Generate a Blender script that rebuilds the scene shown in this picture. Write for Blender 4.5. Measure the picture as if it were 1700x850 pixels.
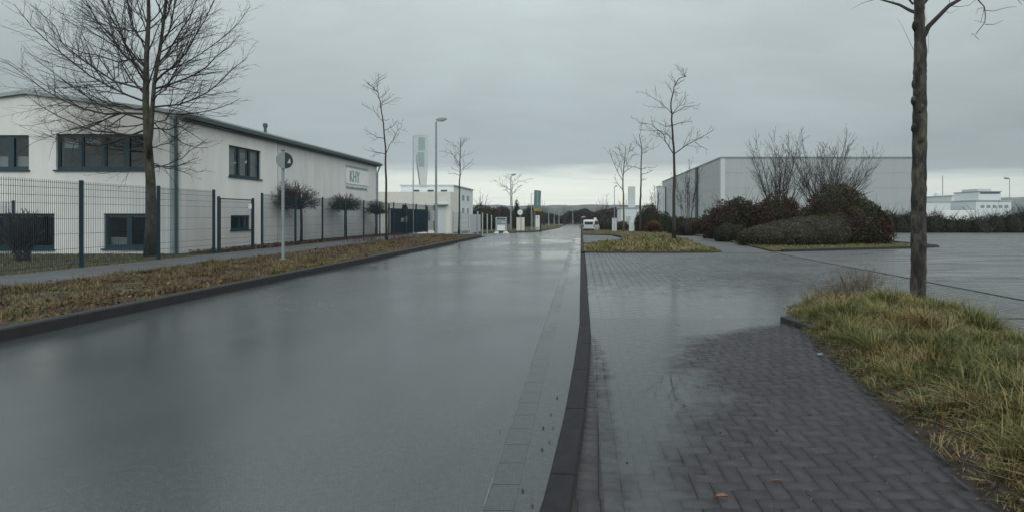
import bpy, math, random
import numpy as np
from mathutils import Vector, Matrix
R = math.radians
random.seed(7); rng = np.random.default_rng(7)
S = bpy.context.scene
for o in list(bpy.data.objects): bpy.data.objects.remove(o)

# ------------------------------------------------------------------ camera
cam = bpy.data.cameras.new('camera'); co = bpy.data.objects.new('camera', cam)
S.collection.objects.link(co); S.camera = co
co.location = (0, 0, 1.5); co.rotation_euler = (R(90), 0, 0)
cam.lens = 18; cam.sensor_width = 36; cam.shift_x = -115/1700; cam.shift_y = -67/1700
cam.clip_start = .05; cam.clip_end = 9000

# ------------------------------------------------------------------ world
W = bpy.data.worlds.new('World'); S.world = W; W.use_nodes = True
nt = W.node_tree; nt.nodes.clear()
def N(tree, t, **kw):
    n = tree.nodes.new(t)
    for k, v in kw.items():
        if k.startswith('i_'): n.inputs[k[2:].replace('_', ' ')].default_value = v
        else: setattr(n, k, v)
    return n
def mth(tree, op, a, b=None, c=None, clamp=False):
    n = tree.nodes.new('ShaderNodeMath'); n.operation = op; n.use_clamp = clamp
    for i, v in enumerate((a, b, c)):
        if v is None: continue
        if isinstance(v, (int, float)): n.inputs[i].default_value = v
        else: tree.links.new(v, n.inputs[i])
    return n.outputs[0]
def ramp(tree, fac, stops, interp='LINEAR'):
    n = tree.nodes.new('ShaderNodeValToRGB'); cr = n.color_ramp; cr.interpolation = interp
    while len(cr.elements) < len(stops): cr.elements.new(.5)
    for e, (p, c) in zip(cr.elements, stops):
        e.position = p
        e.color = (c, c, c, 1) if isinstance(c, (int, float)) else (*c, 1)
    if fac is not None: tree.links.new(fac, n.inputs[0])
    return n.outputs[0]
def mixc(tree, fac, a, b, blend='MIX'):
    n = tree.nodes.new('ShaderNodeMix'); n.data_type = 'RGBA'; n.blend_type = blend
    for sock, v in ((n.inputs[0], fac), (n.inputs[6], a), (n.inputs[7], b)):
        if isinstance(v, (int, float)): sock.default_value = v
        elif isinstance(v, tuple): sock.default_value = (*v, 1)
        else: tree.links.new(v, sock)
    return n.outputs[2]
def noise(tree, vec, scale, detail=4, rough=.55, dist=0, out=0):
    n = tree.nodes.new('ShaderNodeTexNoise'); n.inputs['Scale'].default_value = scale
    n.inputs['Detail'].default_value = detail; n.inputs['Roughness'].default_value = rough
    n.inputs['Distortion'].default_value = dist
    if vec is not None: tree.links.new(vec, n.inputs['Vector'])
    return n.outputs[out]
def mapping(tree, vec, scale=(1, 1, 1), loc=(0, 0, 0), rot=(0, 0, 0)):
    n = tree.nodes.new('ShaderNodeMapping'); n.inputs['Scale'].default_value = scale
    n.inputs['Location'].default_value = loc; n.inputs['Rotation'].default_value = rot
    tree.links.new(vec, n.inputs['Vector']); return n.outputs[0]

SUN_EL, SUN_ROT = R(38), R(150)
tc = N(nt, 'ShaderNodeTexCoord').outputs['Generated']
sx = N(nt, 'ShaderNodeSeparateXYZ'); nt.links.new(tc, sx.inputs[0])
dx, dy, dz = sx.outputs
zc = mth(nt, 'MAXIMUM', dz, .004)
# elevation of the cloud sheet above the horizon, measured on the flat cloud layer (edge runs straight across the view)
hy = mth(nt, 'MAXIMUM', mth(nt, 'ABSOLUTE', dy), .05)
t = mth(nt, 'DIVIDE', zc, hy)                       # slope over the depth direction
cu = mth(nt, 'DIVIDE', dx, hy)
comb = N(nt, 'ShaderNodeCombineXYZ'); nt.links.new(cu, comb.inputs[0]); 
nt.links.new(mth(nt, 'MULTIPLY', mth(nt, 'LOGARITHM', t, 2.718), .9), comb.inputs[1])
n1 = noise(nt, mapping(nt, comb.outputs[0], (2.3, 2.4, 1), (3.1, .4, 0)), 1.0, 6, .55, 1.0)
n2 = noise(nt, mapping(nt, comb.outputs[0], (4.2, 6, 1), (1.1, 2.4, 0)), 1.0, 6, .6, .8)
n3 = noise(nt, mapping(nt, comb.outputs[0], (1.3, 1.1, 1), (7, 1, 0)), 1.4, 3, .5, .5)
te = mth(nt, 'ADD', t, mth(nt, 'MULTIPLY', mth(nt, 'SUBTRACT', n1, .5), .05))
te = mth(nt, 'ADD', te, mth(nt, 'MULTIPLY', mth(nt, 'SUBTRACT', n2, .5), .02))
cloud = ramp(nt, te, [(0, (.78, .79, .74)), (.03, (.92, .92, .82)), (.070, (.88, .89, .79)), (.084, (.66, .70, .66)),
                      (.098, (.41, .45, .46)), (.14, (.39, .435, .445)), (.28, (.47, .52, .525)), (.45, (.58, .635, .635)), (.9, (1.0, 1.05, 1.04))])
vari = mth(nt, 'ADD', .80, mth(nt, 'MULTIPLY', n3, .24))
vari = mth(nt, 'ADD', vari, mth(nt, 'MULTIPLY', n1, .16))
vari = mth(nt, 'ADD', vari, mth(nt, 'MULTIPLY', mth(nt, 'SUBTRACT', n2, .5), .16))
vari = mth(nt, 'ADD', vari, .03)
cloud = mixc(nt, 1.0, cloud, vari, 'MULTIPLY')
# the break in the cloud is brightest down the road and fades to both sides
side = ramp(nt, mth(nt, 'ABSOLUTE', mth(nt, 'ADD', cu, .08)), [(0, 1.08), (.35, 1.0), (1.0, .84)])
cloud = mixc(nt, 1.0, cloud, side, 'MULTIPLY')
# unseen sky behind the camera, brightened to light the walls facing it
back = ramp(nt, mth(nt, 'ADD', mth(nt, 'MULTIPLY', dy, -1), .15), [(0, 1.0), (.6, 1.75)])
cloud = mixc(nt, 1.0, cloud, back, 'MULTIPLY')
sky = N(nt, 'ShaderNodeTexSky', sky_type='NISHITA', sun_disc=False, sun_elevation=SUN_EL, sun_rotation=SUN_ROT, dust_density=3)
skyd = mixc(nt, 1.0, sky.outputs[0], (.05, .05, .05), 'MULTIPLY')
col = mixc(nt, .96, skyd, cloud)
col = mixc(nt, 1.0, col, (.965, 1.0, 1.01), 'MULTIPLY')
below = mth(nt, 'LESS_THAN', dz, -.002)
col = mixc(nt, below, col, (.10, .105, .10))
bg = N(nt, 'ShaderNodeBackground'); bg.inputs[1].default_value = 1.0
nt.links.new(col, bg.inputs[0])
wo = N(nt, 'ShaderNodeOutputWorld'); nt.links.new(bg.outputs[0], wo.inputs[0])

sl = bpy.data.lights.new('sun', 'SUN'); so = bpy.data.objects.new('sun', sl); S.collection.objects.link(so)
sl.energy = .5; sl.angle = R(25); sl.color = (1, .97, .92)
so.rotation_euler = (R(90)-SUN_EL, 0, R(180)-SUN_ROT)
so.rotation_euler = Vector((math.sin(SUN_ROT)*math.cos(SUN_EL), math.cos(SUN_ROT)*math.cos(SUN_EL), math.sin(SUN_EL))).to_track_quat('Z', 'Y').to_euler()

S.view_settings.view_transform = 'Standard'; S.view_settings.look = 'None'
S.view_settings.exposure = 0; S.view_settings.gamma = 1; S.view_settings.use_curve_mapping = False
S.render.engine = 'CYCLES'
S.cycles.max_bounces = 6; S.cycles.volume_bounces = 1; S.cycles.transparent_max_bounces = 24; S.cycles.caustics_reflective = False; S.cycles.caustics_refractive = False

# ------------------------------------------------------------------ materials
def new_mat(name):
    m = bpy.data.materials.new(name); m.use_nodes = True; t = m.node_tree; t.nodes.clear()
    b = t.nodes.new('ShaderNodeBsdfPrincipled'); o = t.nodes.new('ShaderNodeOutputMaterial'); t.links.new(b.outputs[0], o.inputs[0])
    return m, t, b, o
def objco(t): return t.nodes.new('ShaderNodeTexCoord').outputs['Object']
def geopos(t): return t.nodes.new('ShaderNodeNewGeometry').outputs['Position']
def bump(t, b, h, strength=.3, dist=.01):
    n = t.nodes.new('ShaderNodeBump'); n.inputs['Strength'].default_value = strength; n.inputs['Distance'].default_value = dist
    t.links.new(h, n.inputs['Height']); t.links.new(n.outputs[0], b.inputs['Normal'])
M = {}
def mat(name, c, rough=.6, var=.2, scale=3, metal=0, bs=0, bscale=40, spec=.5, c2=None, streak=None):
    m, t, b, o = new_mat(name); p = geopos(t)
    v = mapping(t, p, streak) if streak else p
    n = noise(t, v, scale, 5, .6)
    lo = tuple(x*(1-var) for x in c); hi = tuple(min(1, x*(1+var)) for x in c)
    if c2: hi = c2
    t.links.new(ramp(t, n, [(.3, lo), (.7, hi)]), b.inputs['Base Color'])
    b.inputs['Roughness'].default_value = rough; b.inputs['Metallic'].default_value = metal
    b.inputs['Specular IOR Level'].default_value = spec
    if bs: bump(t, b, noise(t, p, bscale, 4), bs, .01)
    M[name] = m; return m
mat('render_white', (.69, .69, .67), .8, .09, 1.6, bs=.15, bscale=60, streak=(1, 1, .18))
mat('render_grey', (.60, .61, .60), .8, .09, 1.6, bs=.15, bscale=60, streak=(1, 1, .18))
mat('teal', (.006, .034, .048), .45, .15)
mat('teal_panel', (.27, .34, .36), .4, .15, streak=(4, 4, .3))
mat('fence_green', (.004, .025, .038), .45, .15)
mat('gutter_dark', (.05, .07, .07), .5, .15)
mat('roof_sheet', (.30, .34, .34), .5, .12)
mat('galv', (.38, .42, .43), .45, .12, 6, metal=.3)
mat('lamp_grey', (.22, .25, .26), .45, .1, 3)
mat('white_paint', (.72, .73, .72), .5, .06)
mat('blind', (.62, .64, .62), .8, .05)
mat('van_white', (.50, .52, .53), .4, .05)
mat('cream', (.62, .61, .55), .8, .05)
mat('panel_grey', (.36, .385, .395), .6, .05, 1.0, streak=(1, 1, .12))
mat('panel_trim', (.50, .53, .54), .6, .05)
mat('dark', (.02, .022, .025), .6, .2)
mat('black_rubber', (.015, .015, .016), .8, .2)
mat('lens', (.5, .5, .45), .2, .05)
mat('sign_ink', (.20, .33, .34), .6, .05)
mat('ink_grey', (.22, .26, .27), .6, .08)
mat('board_grey', (.40, .43, .45), .6, .06)
mat('flag_green', (.05, .16, .13), .8, .15)
mat('flag_yellow', (.45, .30, .04), .8, .1)
mat('bark', (.022, .018, .016), .9, .45, 5, bs=.8, bscale=26, c2=(.080, .075, .052), streak=(1.4, 1.4, .8))
mat('bark_far', (.035, .030, .027), .9, .4, 4)
mat('bark_red', (.075, .045, .04), .9, .4, 4)
mat('weed_stalk', (.10, .055, .035), .9, .4, 8, c2=(.15, .12, .06))
mat('bark_green', (.13, .12, .05), .9, .4, 3, bs=.5, c2=(.17, .155, .06))
mat('soil', (.030, .022, .017), .9, .45, 9, bs=.8, bscale=50)
mat('kerb_dark', (.020, .020, .024), .85, .25, 12, bs=.4, bscale=150, spec=.25)
mat('joint_sand', (.022, .021, .020), .95, .3, 30)
mat('trench', (.085, .09, .09), .5, .2, 6)
mat('kerb_stone', (.017, .017, .018), .75, .4, 8, bs=.4, bscale=90)
mat('concrete', (.22, .22, .21), .6, .2, 4, bs=.2)
mat('far_grit', (.12, .125, .125), .8, .5, 7)
mat('far_white', (.62, .66, .68), .7, .04)
mat('orange_leaf', (.17, .065, .025), .5, .4, 60)
mat('lit_blue', (.16, .22, .28), .4, .1)
mat('brick_red', (.12, .06, .05), .8, .3, 2)
mat('lit_yellow', (.45, .40, .15), .6, .1)

m, t, b, o = new_mat('bark_near'); p = geopos(t)
n = noise(t, mapping(t, p, (1.6, 1.6, .7)), 4.5, 6, .65, .5); n_ = noise(t, mapping(t, p, (1, 1, .25)), 40, 4, .6)
t.links.new(mixc(t, 1.0, ramp(t, n, [(.42, (.014, .012, .012)), (.50, (.045, .040, .032)), (.62, (.085, .082, .058))]), ramp(t, n_, [(.3, .6), (.7, 1.3)]), 'MULTIPLY'), b.inputs['Base Color'])
b.inputs['Roughness'].default_value = .85; bump(t, b, n_, .9, .02); M['bark_near'] = m
def wet(name, base, r0, r1, sc=(1, 1, 1), fine=220, bs=.12, tone=.25, patch=0, lo=.35, hi=.65):
    m, t, b, o = new_mat(name); p = geopos(t)
    n = noise(t, mapping(t, p, sc), 1.0, 5, .6, .4)
    g = noise(t, p, fine, 2, .7)
    g2 = noise(t, p, fine*.23, 3, .6)
    c1 = tuple(x*(1-tone) for x in base); c2 = tuple(x*(1+tone) for x in base)
    cc = ramp(t, g, [(.3, c1), (.72, c2)])
    cc = mixc(t, 1.0, cc, ramp(t, g2, [(.3, .8), (.7, 1.2)]), 'MULTIPLY')
    if patch: cc = mixc(t, 1.0, cc, ramp(t, noise(t, mapping(t, p, (.5, .22, 1), (3, 5, 0)), 1.0, 4, .6), [(.35, 1-patch), (.65, 1+patch)]), 'MULTIPLY')
    t.links.new(cc, b.inputs['Base Color'])
    rr = ramp(t, n, [(lo, r0), (hi, r1)]); t.links.new(rr, b.inputs['Roughness'])
    b.inputs['IOR'].default_value = 1.45
    bump(t, b, g, bs, .002)
    M[name] = m; return m
wet('asphalt', (.045, .052, .056), .13, .31, (.20, .28, 1), 100, .3, .45, patch=.2)
[n for n in M['asphalt'].node_tree.nodes if n.type == 'BSDF_PRINCIPLED'][0].inputs['IOR'].default_value = 1.62
GD = lambda: [n for n in M['gutter_dry'].node_tree.nodes if n.type == 'BSDF_PRINCIPLED'][0]
wet('asphalt_path', (.075, .08, .085), .45, .7, (.6, .6, 1), 160, .3)
wet('paver_dark', (.030, .029, .034), .44, .64, (.7, .7, 1), 120, .35)
wet('paver_wet', (.080, .086, .090), .18, .38, (.35, .6, 1), 120, .25)
wet('gutter_wet', (.052, .057, .058), .10, .24, (2, .6, 1), 120, .2)
wet('gutter_dry', (.040, .045, .049), .15, .30, (2, .6, 1), 120, .25)
GD().inputs['IOR'].default_value = 1.55
# per paver tone
for k in ('paver_dark', 'paver_wet'):
    t = M[k].node_tree; b = [n for n in t.nodes if n.type == 'BSDF_PRINCIPLED'][0]
    l = b.inputs['Base Color'].links[0].from_socket
    ri = t.nodes.new('ShaderNodeNewGeometry').outputs['Random Per Island']
    t.links.new(mixc(t, 1.0, l, ramp(t, ri, [(0, .78), (1, 1.22)]), 'MULTIPLY'), b.inputs['Base Color'])
# car park: small pavers, worn and damp
m, t, b, o = new_mat('lot'); p = geopos(t)
br = t.nodes.new('ShaderNodeTexBrick'); t.links.new(p, br.inputs['Vector'])
for k, v in (('Scale', 1), ('Mortar Size', .010), ('Brick Width', .2), ('Row Height', .165), ('Bias', 0)): br.inputs[k].default_value = v
br.inputs['Color1'].default_value = (.075, .080, .083, 1); br.inputs['Color2'].default_value = (.10, .105, .11, 1); br.inputs['Mortar'].default_value = (.036, .036, .036, 1)
n = noise(t, mapping(t, p, (.35, 1.6, 1)), 1, 7, .7, .5)
t.links.new(mixc(t, 1.0, br.outputs[0], ramp(t, n, [(.35, .72), (.65, 1.28)]), 'MULTIPLY'), b.inputs['Base Color'])
t.links.new(ramp(t, n, [(.40, .55), (.62, .24)]), b.inputs['Roughness']); M['lot'] = m
bump(t, b, br.outputs['Fac'], -.2, .003)

def foliage(name, stops, rough=.6, patch=None, pscale=.8, trans=0):
    m, t, b, o = new_mat(name)
    g = t.nodes.new('ShaderNodeNewGeometry')
    c = ramp(t, g.outputs['Random Per Island'], stops)
    if patch:
        n = noise(t, g.outputs['Position'], pscale, 3, .6)
        c = mixc(t, ramp(t, n, [(.42, 0), (.56, 1)]), c, ramp(t, g.outputs['Random Per Island'], patch))
    t.links.new(c, b.inputs['Base Color']); b.inputs['Roughness'].default_value = rough
    b.inputs['Specular IOR Level'].default_value = .25
    M[name] = m; return m
foliage('grass_long', [(0, (0.042, 0.043, 0.012)), (.25, (0.118, 0.105, 0.029)), (.55, (0.218, 0.179, 0.061)), (.8, (0.319, 0.234, 0.115)), (1, (0.386, 0.296, 0.189))], .6,
        [(0, (0.029, 0.039, 0.010)), (.5, (0.084, 0.105, 0.025)), (.8, (0.151, 0.148, 0.041)), (1, (0.269, 0.218, 0.090))], 1.1)
foliage('grass_verge', [(0, (0.052, 0.052, 0.017)), (.4, (0.120, 0.112, 0.032)), (.7, (0.172, 0.144, 0.057)), (1, (0.241, 0.176, 0.104))], .7,
        [(0, (0.043, 0.022, 0.017)), (.5, (0.086, 0.052, 0.030)), (1, (0.146, 0.112, 0.057))], 1.3)
foliage('grass_dry', [(0, (.08, .065, .03)), (.4, (.19, .155, .075)), (.8, (.30, .245, .14)), (1, (.15, .085, .05))], .7,
        [(0, (.07, .085, .025)), (1, (.20, .18, .06))], .6)
foliage('grass_fresh', [(0, (.07, .085, .02)), (.5, (.15, .165, .035)), (1, (.26, .24, .08))], .7)
foliage('grass_lawn', [(0, (.07, .08, .025)), (.6, (.14, .15, .045)), (1, (.22, .20, .08))], .7)
foliage('leaf_litter', [(0, (.045, .022, .013)), (.5, (.10, .048, .024)), (.9, (.15, .075, .035)), (1, (.24, .16, .09))], .6)
foliage('leaf_dark', [(0, (.010, .016, .008)), (.6, (.022, .032, .013)), (.85, (.04, .045, .018)), (1, (.06, .03, .02))], .6)
foliage('leaf_red', [(0, (.03, .016, .014)), (.5, (.060, .024, .02)), (.8, (.075, .04, .025)), (1, (.035, .035, .015))], .6,
        [(0, (.014, .02, .008)), (1, (.04, .05, .018))], .45)
foliage('leaf_mixed', [(0, (.010, .017, .007)), (.5, (.026, .036, .013)), (1, (.065, .065, .022))], .6,
        [(0, (.03, .017, .012)), (.6, (.070, .030, .022)), (1, (.04, .03, .015))], .7)
foliage('leaf_clip', [(0, (.015, .018, .010)), (.6, (.045, .042, .022)), (1, (.11, .08, .045))], .6)
foliage('leaf_orange', [(0, (.07, .035, .02)), (.6, (.17, .085, .045)), (1, (.26, .16, .09))], .7)
foliage('twig_wood', [(0, (.022, .018, .018)), (.6, (.042, .034, .032)), (1, (.06, .045, .036))], .9, [(0, (.03, .02, .02)), (1, (.075, .04, .036))], .04)
foliage('hill_wood', [(0, (.03, .04, .045)), (1, (.06, .07, .07))], .9, [(0, (.05, .06, .055)), (1, (.09, .10, .09))], .01)
mat('ground_far', (.05, .052, .028), .9, .4, .05, c2=(.09, .085, .045))
mat('hill', (.028, .034, .036), .9, .5, .03, c2=(.085, .09, .085))

# glass, water, flag cloth
def fres_mat(name, rough, ior, tint, mask=None, base=0.0):
    m = bpy.data.materials.new(name); m.use_nodes = True; t = m.node_tree; t.nodes.clear()
    tr = t.nodes.new('ShaderNodeBsdfTransparent'); tr.inputs[0].default_value = (*tint, 1)
    gl = t.nodes.new('ShaderNodeBsdfGlossy'); gl.inputs['Roughness'].default_value = rough; gl.inputs['Color'].default_value = (1, 1, 1, 1)
    fr = t.nodes.new('ShaderNodeFresnel'); bf = t.nodes.new('ShaderNodeNewGeometry').outputs['Backfacing']
    t.links.new(mth(t, 'ADD', ior, mth(t, 'MULTIPLY', bf, 1/ior-ior)), fr.inputs[0])   # thin sheet: same reflectance from both sides
    f = mth(t, 'ADD', fr.outputs[0], base, clamp=True)
    mx = t.nodes.new('ShaderNodeMixShader'); t.links.new(tr.outputs[0], mx.inputs[1]); t.links.new(gl.outputs[0], mx.inputs[2])
    o = t.nodes.new('ShaderNodeOutputMaterial')
    t.links.new(f, mx.inputs[0])
    if mask:      # pale murk colour stands in for stronger sheen and veils the joints
        df = t.nodes.new('ShaderNodeBsdfDiffuse'); df.inputs[0].default_value = (.085, .095, .092, 1); ms = t.nodes.new('ShaderNodeMixShader'); ms.inputs[0].default_value = .30
        t.links.new(tr.outputs[0], ms.inputs[1]); t.links.new(df.outputs[0], ms.inputs[2]); t.links.new(ms.outputs[0], mx.inputs[1])
        at0 = t.nodes.new('ShaderNodeAttribute'); at0.attribute_name = 'film'
        t.links.new(mth(t, 'ADD', mth(t, 'MULTIPLY', at0.outputs['Fac'], .16), .012), gl.inputs['Roughness'])
        t2 = t.nodes.new('ShaderNodeBsdfTransparent'); mx2 = t.nodes.new('ShaderNodeMixShader')
        at = t.nodes.new('ShaderNodeAttribute'); at.attribute_name = 'wet'
        p = geopos(t)
        v = mth(t, 'ADD', at.outputs['Fac'], mth(t, 'MULTIPLY', mth(t, 'SUBTRACT', noise(t, p, 2.6, 8, .72, .3), .5), 1.1))
        v = mth(t, 'ADD', v, mth(t, 'MULTIPLY', mth(t, 'SUBTRACT', noise(t, p, 45, 3, .7), .5), .35))
        wn = t.nodes.new('ShaderNodeTexWhiteNoise'); wn.noise_dimensions = '2D'
        sn = t.nodes.new('ShaderNodeVectorMath'); sn.operation = 'SNAP'; t.links.new(p, sn.inputs[0]); sn.inputs[1].default_value = (.2, .1, 10)
        t.links.new(sn.outputs[0], wn.inputs['Vector']); v = mth(t, 'ADD', v, mth(t, 'MULTIPLY', mth(t, 'SUBTRACT', wn.outputs[0], .5), .13))
        k = ramp(t, v, [(.30, 0), (.72, 1)])
        t.links.new(k, mx2.inputs[0]); t.links.new(t2.outputs[0], mx2.inputs[1]); t.links.new(mx.outputs[0], mx2.inputs[2])
        t.links.new(mx2.outputs[0], o.inputs[0])
    else: t.links.new(mx.outputs[0], o.inputs[0])
    M[name] = m
fres_mat('glass', .03, 1.5, (.70, .74, .74), base=0.0)
fres_mat('water', .015, 1.42, (.9, .93, .92), mask=True)
def cloth(name, c, a):
    m, t, b, o = new_mat(name); b.inputs['Base Color'].default_value = (*c, 1); b.inputs['Roughness'].default_value = .9
    tl = t.nodes.new('ShaderNodeBsdfTranslucent'); tl.inputs[0].default_value = (*c, 1)
    mx = t.nodes.new('ShaderNodeMixShader'); mx.inputs[0].default_value = .5
    t.links.new(b.outputs[0], mx.inputs[1]); t.links.new(tl.outputs[0], mx.inputs[2])
    tr = t.nodes.new('ShaderNodeBsdfTransparent'); m2 = t.nodes.new('ShaderNodeMixShader'); m2.inputs[0].default_value = a
    t.links.new(tr.outputs[0], m2.inputs[1]); t.links.new(mx.outputs[0], m2.inputs[2]); t.links.new(m2.outputs[0], o.inputs[0])
    M[name] = m
cloth('flag_cloth', (.62, .66, .67), .7); cloth('flag_print', (.42, .54, .53), .85)
cloth('flag_green_cloth', (.14, .25, .22), .98); cloth('flag_yellow_cloth', (.38, .29, .09), .98); cloth('flag_pale_cloth', (.45, .52, .52), .95)

# ------------------------------------------------------------------ geometry helpers
ZP = [(-50, 0), (36, 0), (61, -.58), (73, -.9), (110, -1.2), (196, -1.96), (400, -3), (9000, -3)]
def zp(y): return float(np.interp(y, [a for a, b in ZP], [b for a, b in ZP]))
def at(px, Y): return (px-965)*Y/850
def hz(py, Y): return 1.5+(358-py)*Y/850
def G(px, py):
    lo, hi = 2., 1200.
    for _ in range(60):
        m_ = (lo+hi)/2
        if hz(py, m_) > zp(m_): lo = m_
        else: hi = m_
    return at(px, lo), lo, zp(lo)

class MB:
    def __init__(s): s.v = []; s.f = []; s.m = []; s.k = 0
    def add(s, vs, fs):
        n = len(s.v); s.v += [tuple(v) for v in vs]; s.f += [tuple(i+n for i in f) for f in fs]; s.m += [s.k]*len(fs)
    def box(s, x0, x1, y0, y1, z0, z1):
        s.add([(x0,y0,z0),(x1,y0,z0),(x1,y1,z0),(x0,y1,z0),(x0,y0,z1),(x1,y0,z1),(x1,y1,z1),(x0,y1,z1)],
              [(0,3,2,1),(4,5,6,7),(0,1,5,4),(1,2,6,5),(2,3,7,6),(3,0,4,7)]); return s
    def tube(s, pts, rad, n=6, cap=True):
        P = [Vector(p) for p in pts]; L = len(P)
        if isinstance(rad, (int, float)): rad = [rad]*L
        vs = []; u = None
        for i in range(L):
            d = (P[min(i+1, L-1)]-P[max(i-1, 0)]).normalized()
            if u is None:
                u = d.cross(Vector((0, 0, 1)));
                if u.length < .2: u = d.cross(Vector((0, 1, 0)))
            u = (u-d*u.dot(d)).normalized(); w = d.cross(u)
            for k in range(n):
                a = 2*math.pi*k/n; vs.append(P[i]+(u*math.cos(a)+w*math.sin(a))*rad[i])
        fs = [(i*n+k, i*n+(k+1) % n, (i+1)*n+(k+1) % n, (i+1)*n+k) for i in range(L-1) for k in range(n)]
        if cap: fs += [tuple(range(n))[::-1], tuple((L-1)*n+k for k in range(n))]
        s.add(vs, fs); return s
    def prism(s, poly, a, b, axis='z'):
        n = len(poly)
        if axis == 'z': vs = [(x, y, a) for x, y in poly]+[(x, y, b) for x, y in poly]
        elif axis == 'y': vs = [(x, a, z) for x, z in poly]+[(x, b, z) for x, z in poly]
        else: vs = [(a, y, z) for y, z in poly]+[(b, y, z) for y, z in poly]
        s.add(vs, [tuple(range(n))[::-1], tuple(range(n, 2*n))]+[(i, (i+1) % n, (i+1) % n+n, i+n) for i in range(n)]); return s
    def build(s, name, mats, parent=None, origin=(0, 0, 0), smooth=False, bevel=0):
        me = bpy.data.meshes.new(name); o3 = origin
        me.from_pydata([(x-o3[0], y-o3[1], z-o3[2]) for x, y, z in s.v], [], s.f)
        if not isinstance(mats, (list, tuple)): mats = [mats]
        for m_ in mats: me.materials.append(M[m_] if isinstance(m_, str) else m_)
        if len(mats) > 1: me.polygons.foreach_set('material_index', s.m)
        if smooth: me.polygons.foreach_set('use_smooth', [True]*len(me.polygons))
        me.update()
        o = bpy.data.objects.new(name, me); S.collection.objects.link(o)
        if parent: o.parent = parent
        else: o.location = origin
        if bevel:
            b = o.modifiers.new('bevel', 'BEVEL'); b.width = bevel; b.segments = 2; b.limit_method = 'ANGLE'
        return o
def fastmesh(name, V, F, mats, mi=None, parent=None, origin=(0, 0, 0), smooth=False):
    """V (n,3) array, F list of (k,m) index arrays with m verts per face"""
    me = bpy.data.meshes.new(name); V = V-np.array(origin)
    me.vertices.add(len(V)); me.vertices.foreach_set('co', V.astype(np.float32).ravel())
    nl = sum(f.size for f in F); nf = sum(len(f) for f in F)
    me.loops.add(nl); me.loops.foreach_set('vertex_index', np.concatenate([f.ravel() for f in F]).astype(np.int32))
    me.polygons.add(nf)
    tot = np.concatenate([np.full(len(f), f.shape[1]) for f in F]); st = np.concatenate([[0], np.cumsum(tot)[:-1]])
    me.polygons.foreach_set('loop_start', st.astype(np.int32))
    if not isinstance(mats, (list, tuple)): mats = [mats]
    for m_ in mats: me.materials.append(M[m_])
    if mi is not None: me.polygons.foreach_set('material_index', mi.astype(np.int32))
    if smooth: me.polygons.foreach_set('use_smooth', np.ones(nf, bool))
    me.update(calc_edges=True); me.validate()
    o = bpy.data.objects.new(name, me); S.collection.objects.link(o)
    if parent: o.parent = parent
    else: o.location = origin
    return o
def tag(o, label=None, cat=None, group=None, kind=None):
    for k, v in (('label', label), ('category', cat), ('group', group), ('kind', kind)):
        if v: o[k] = v
    return o
def empty(name, loc, label=None, cat=None, group=None):
    o = bpy.data.objects.new(name, None); S.collection.objects.link(o); o.location = loc; o.empty_display_size = .2
    return tag(o, label, cat, group)
def dup(o, loc=None, label=None, parent=None, dz=0):
    c = o.copy(); S.collection.objects.link(c)
    if parent: c.parent = parent
    if loc: c.location = loc
    if label: c['label'] = label
    for ch in list(o.children): dup(ch, parent=c)
    return c
def inpoly(P, poly):
    x, y = P[:, 0], P[:, 1]; r = np.zeros(len(P), bool); n = len(poly)
    for i in range(n):
        (x0, y0), (x1, y1) = poly[i], poly[(i+1) % n]
        c = ((y0 > y) != (y1 > y)); xi = (x1-x0)*(y-y0)/((y1-y0) if y1 != y0 else 1e-9)+x0
        r ^= c & (x < xi)
    return r
def sample(poly, n):
    P = np.array(poly); lo, hi = P.min(0), P.max(0); out = []
    tot = 0
    while tot < n:
        q = rng.uniform(lo, hi, (n*2, 2)); q = q[inpoly(q, poly)]; out.append(q); tot += len(q)
    return np.concatenate(out)[:n]
def edge_dist(P, poly):
    d = np.full(len(P), 1e9); n = len(poly)
    for i in range(n):
        a = np.array(poly[i]); b = np.array(poly[(i+1) % n]); ab = b-a
        t_ = np.clip(((P-a)@ab)/max(ab@ab, 1e-9), 0, 1); q = a+t_[:, None]*ab
        d = np.minimum(d, np.hypot(*(P-q).T))
    return d
zpv = lambda y: np.interp(y, [a for a, b in ZP], [b for a, b in ZP])
def sheet(name, rects_or_poly, m, dz=0., ny=None, thick=0):
    """strip that follows the fall of the road: list of (Y, X0, X1)"""
    rows = rects_or_poly; out = []
    for i in range(len(rows)-1):
        (ya, a0, a1), (yb, b0, b1) = rows[i], rows[i+1]
        k = max(1, int(abs(yb-ya)/4))
        for j in range(k): u = j/k; out.append((ya+(yb-ya)*u, a0+(b0-a0)*u, a1+(b1-a1)*u))
    out.append(rows[-1]); mb = MB(); vs = []; fs = []
    for y, a, b in out: vs += [(a, y, zp(y)+dz), (b, y, zp(y)+dz)]
    for i in range(len(out)-1): fs.append((2*i, 2*i+1, 2*i+3, 2*i+2))
    if thick:
        n = len(vs)
        vs += [(x, y, z-thick) for x, y, z in vs]
        for i in range(len(out)-1):
            fs += [(2*i, 2*i+2, 2*i+2+n, 2*i+n), (2*i+1, 2*i+1+n, 2*i+3+n, 2*i+3)]
        fs += [(0, n, n+1, 1), (n-2, n-1, 2*n-1, 2*n-2)]
    mb.add(vs, fs); return tag(mb.build(name, m), kind='structure')
def ground_poly(name, poly, z0, z1, m):
    return tag(MB().prism(poly, z0, z1).build(name, m), kind='structure')

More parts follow.
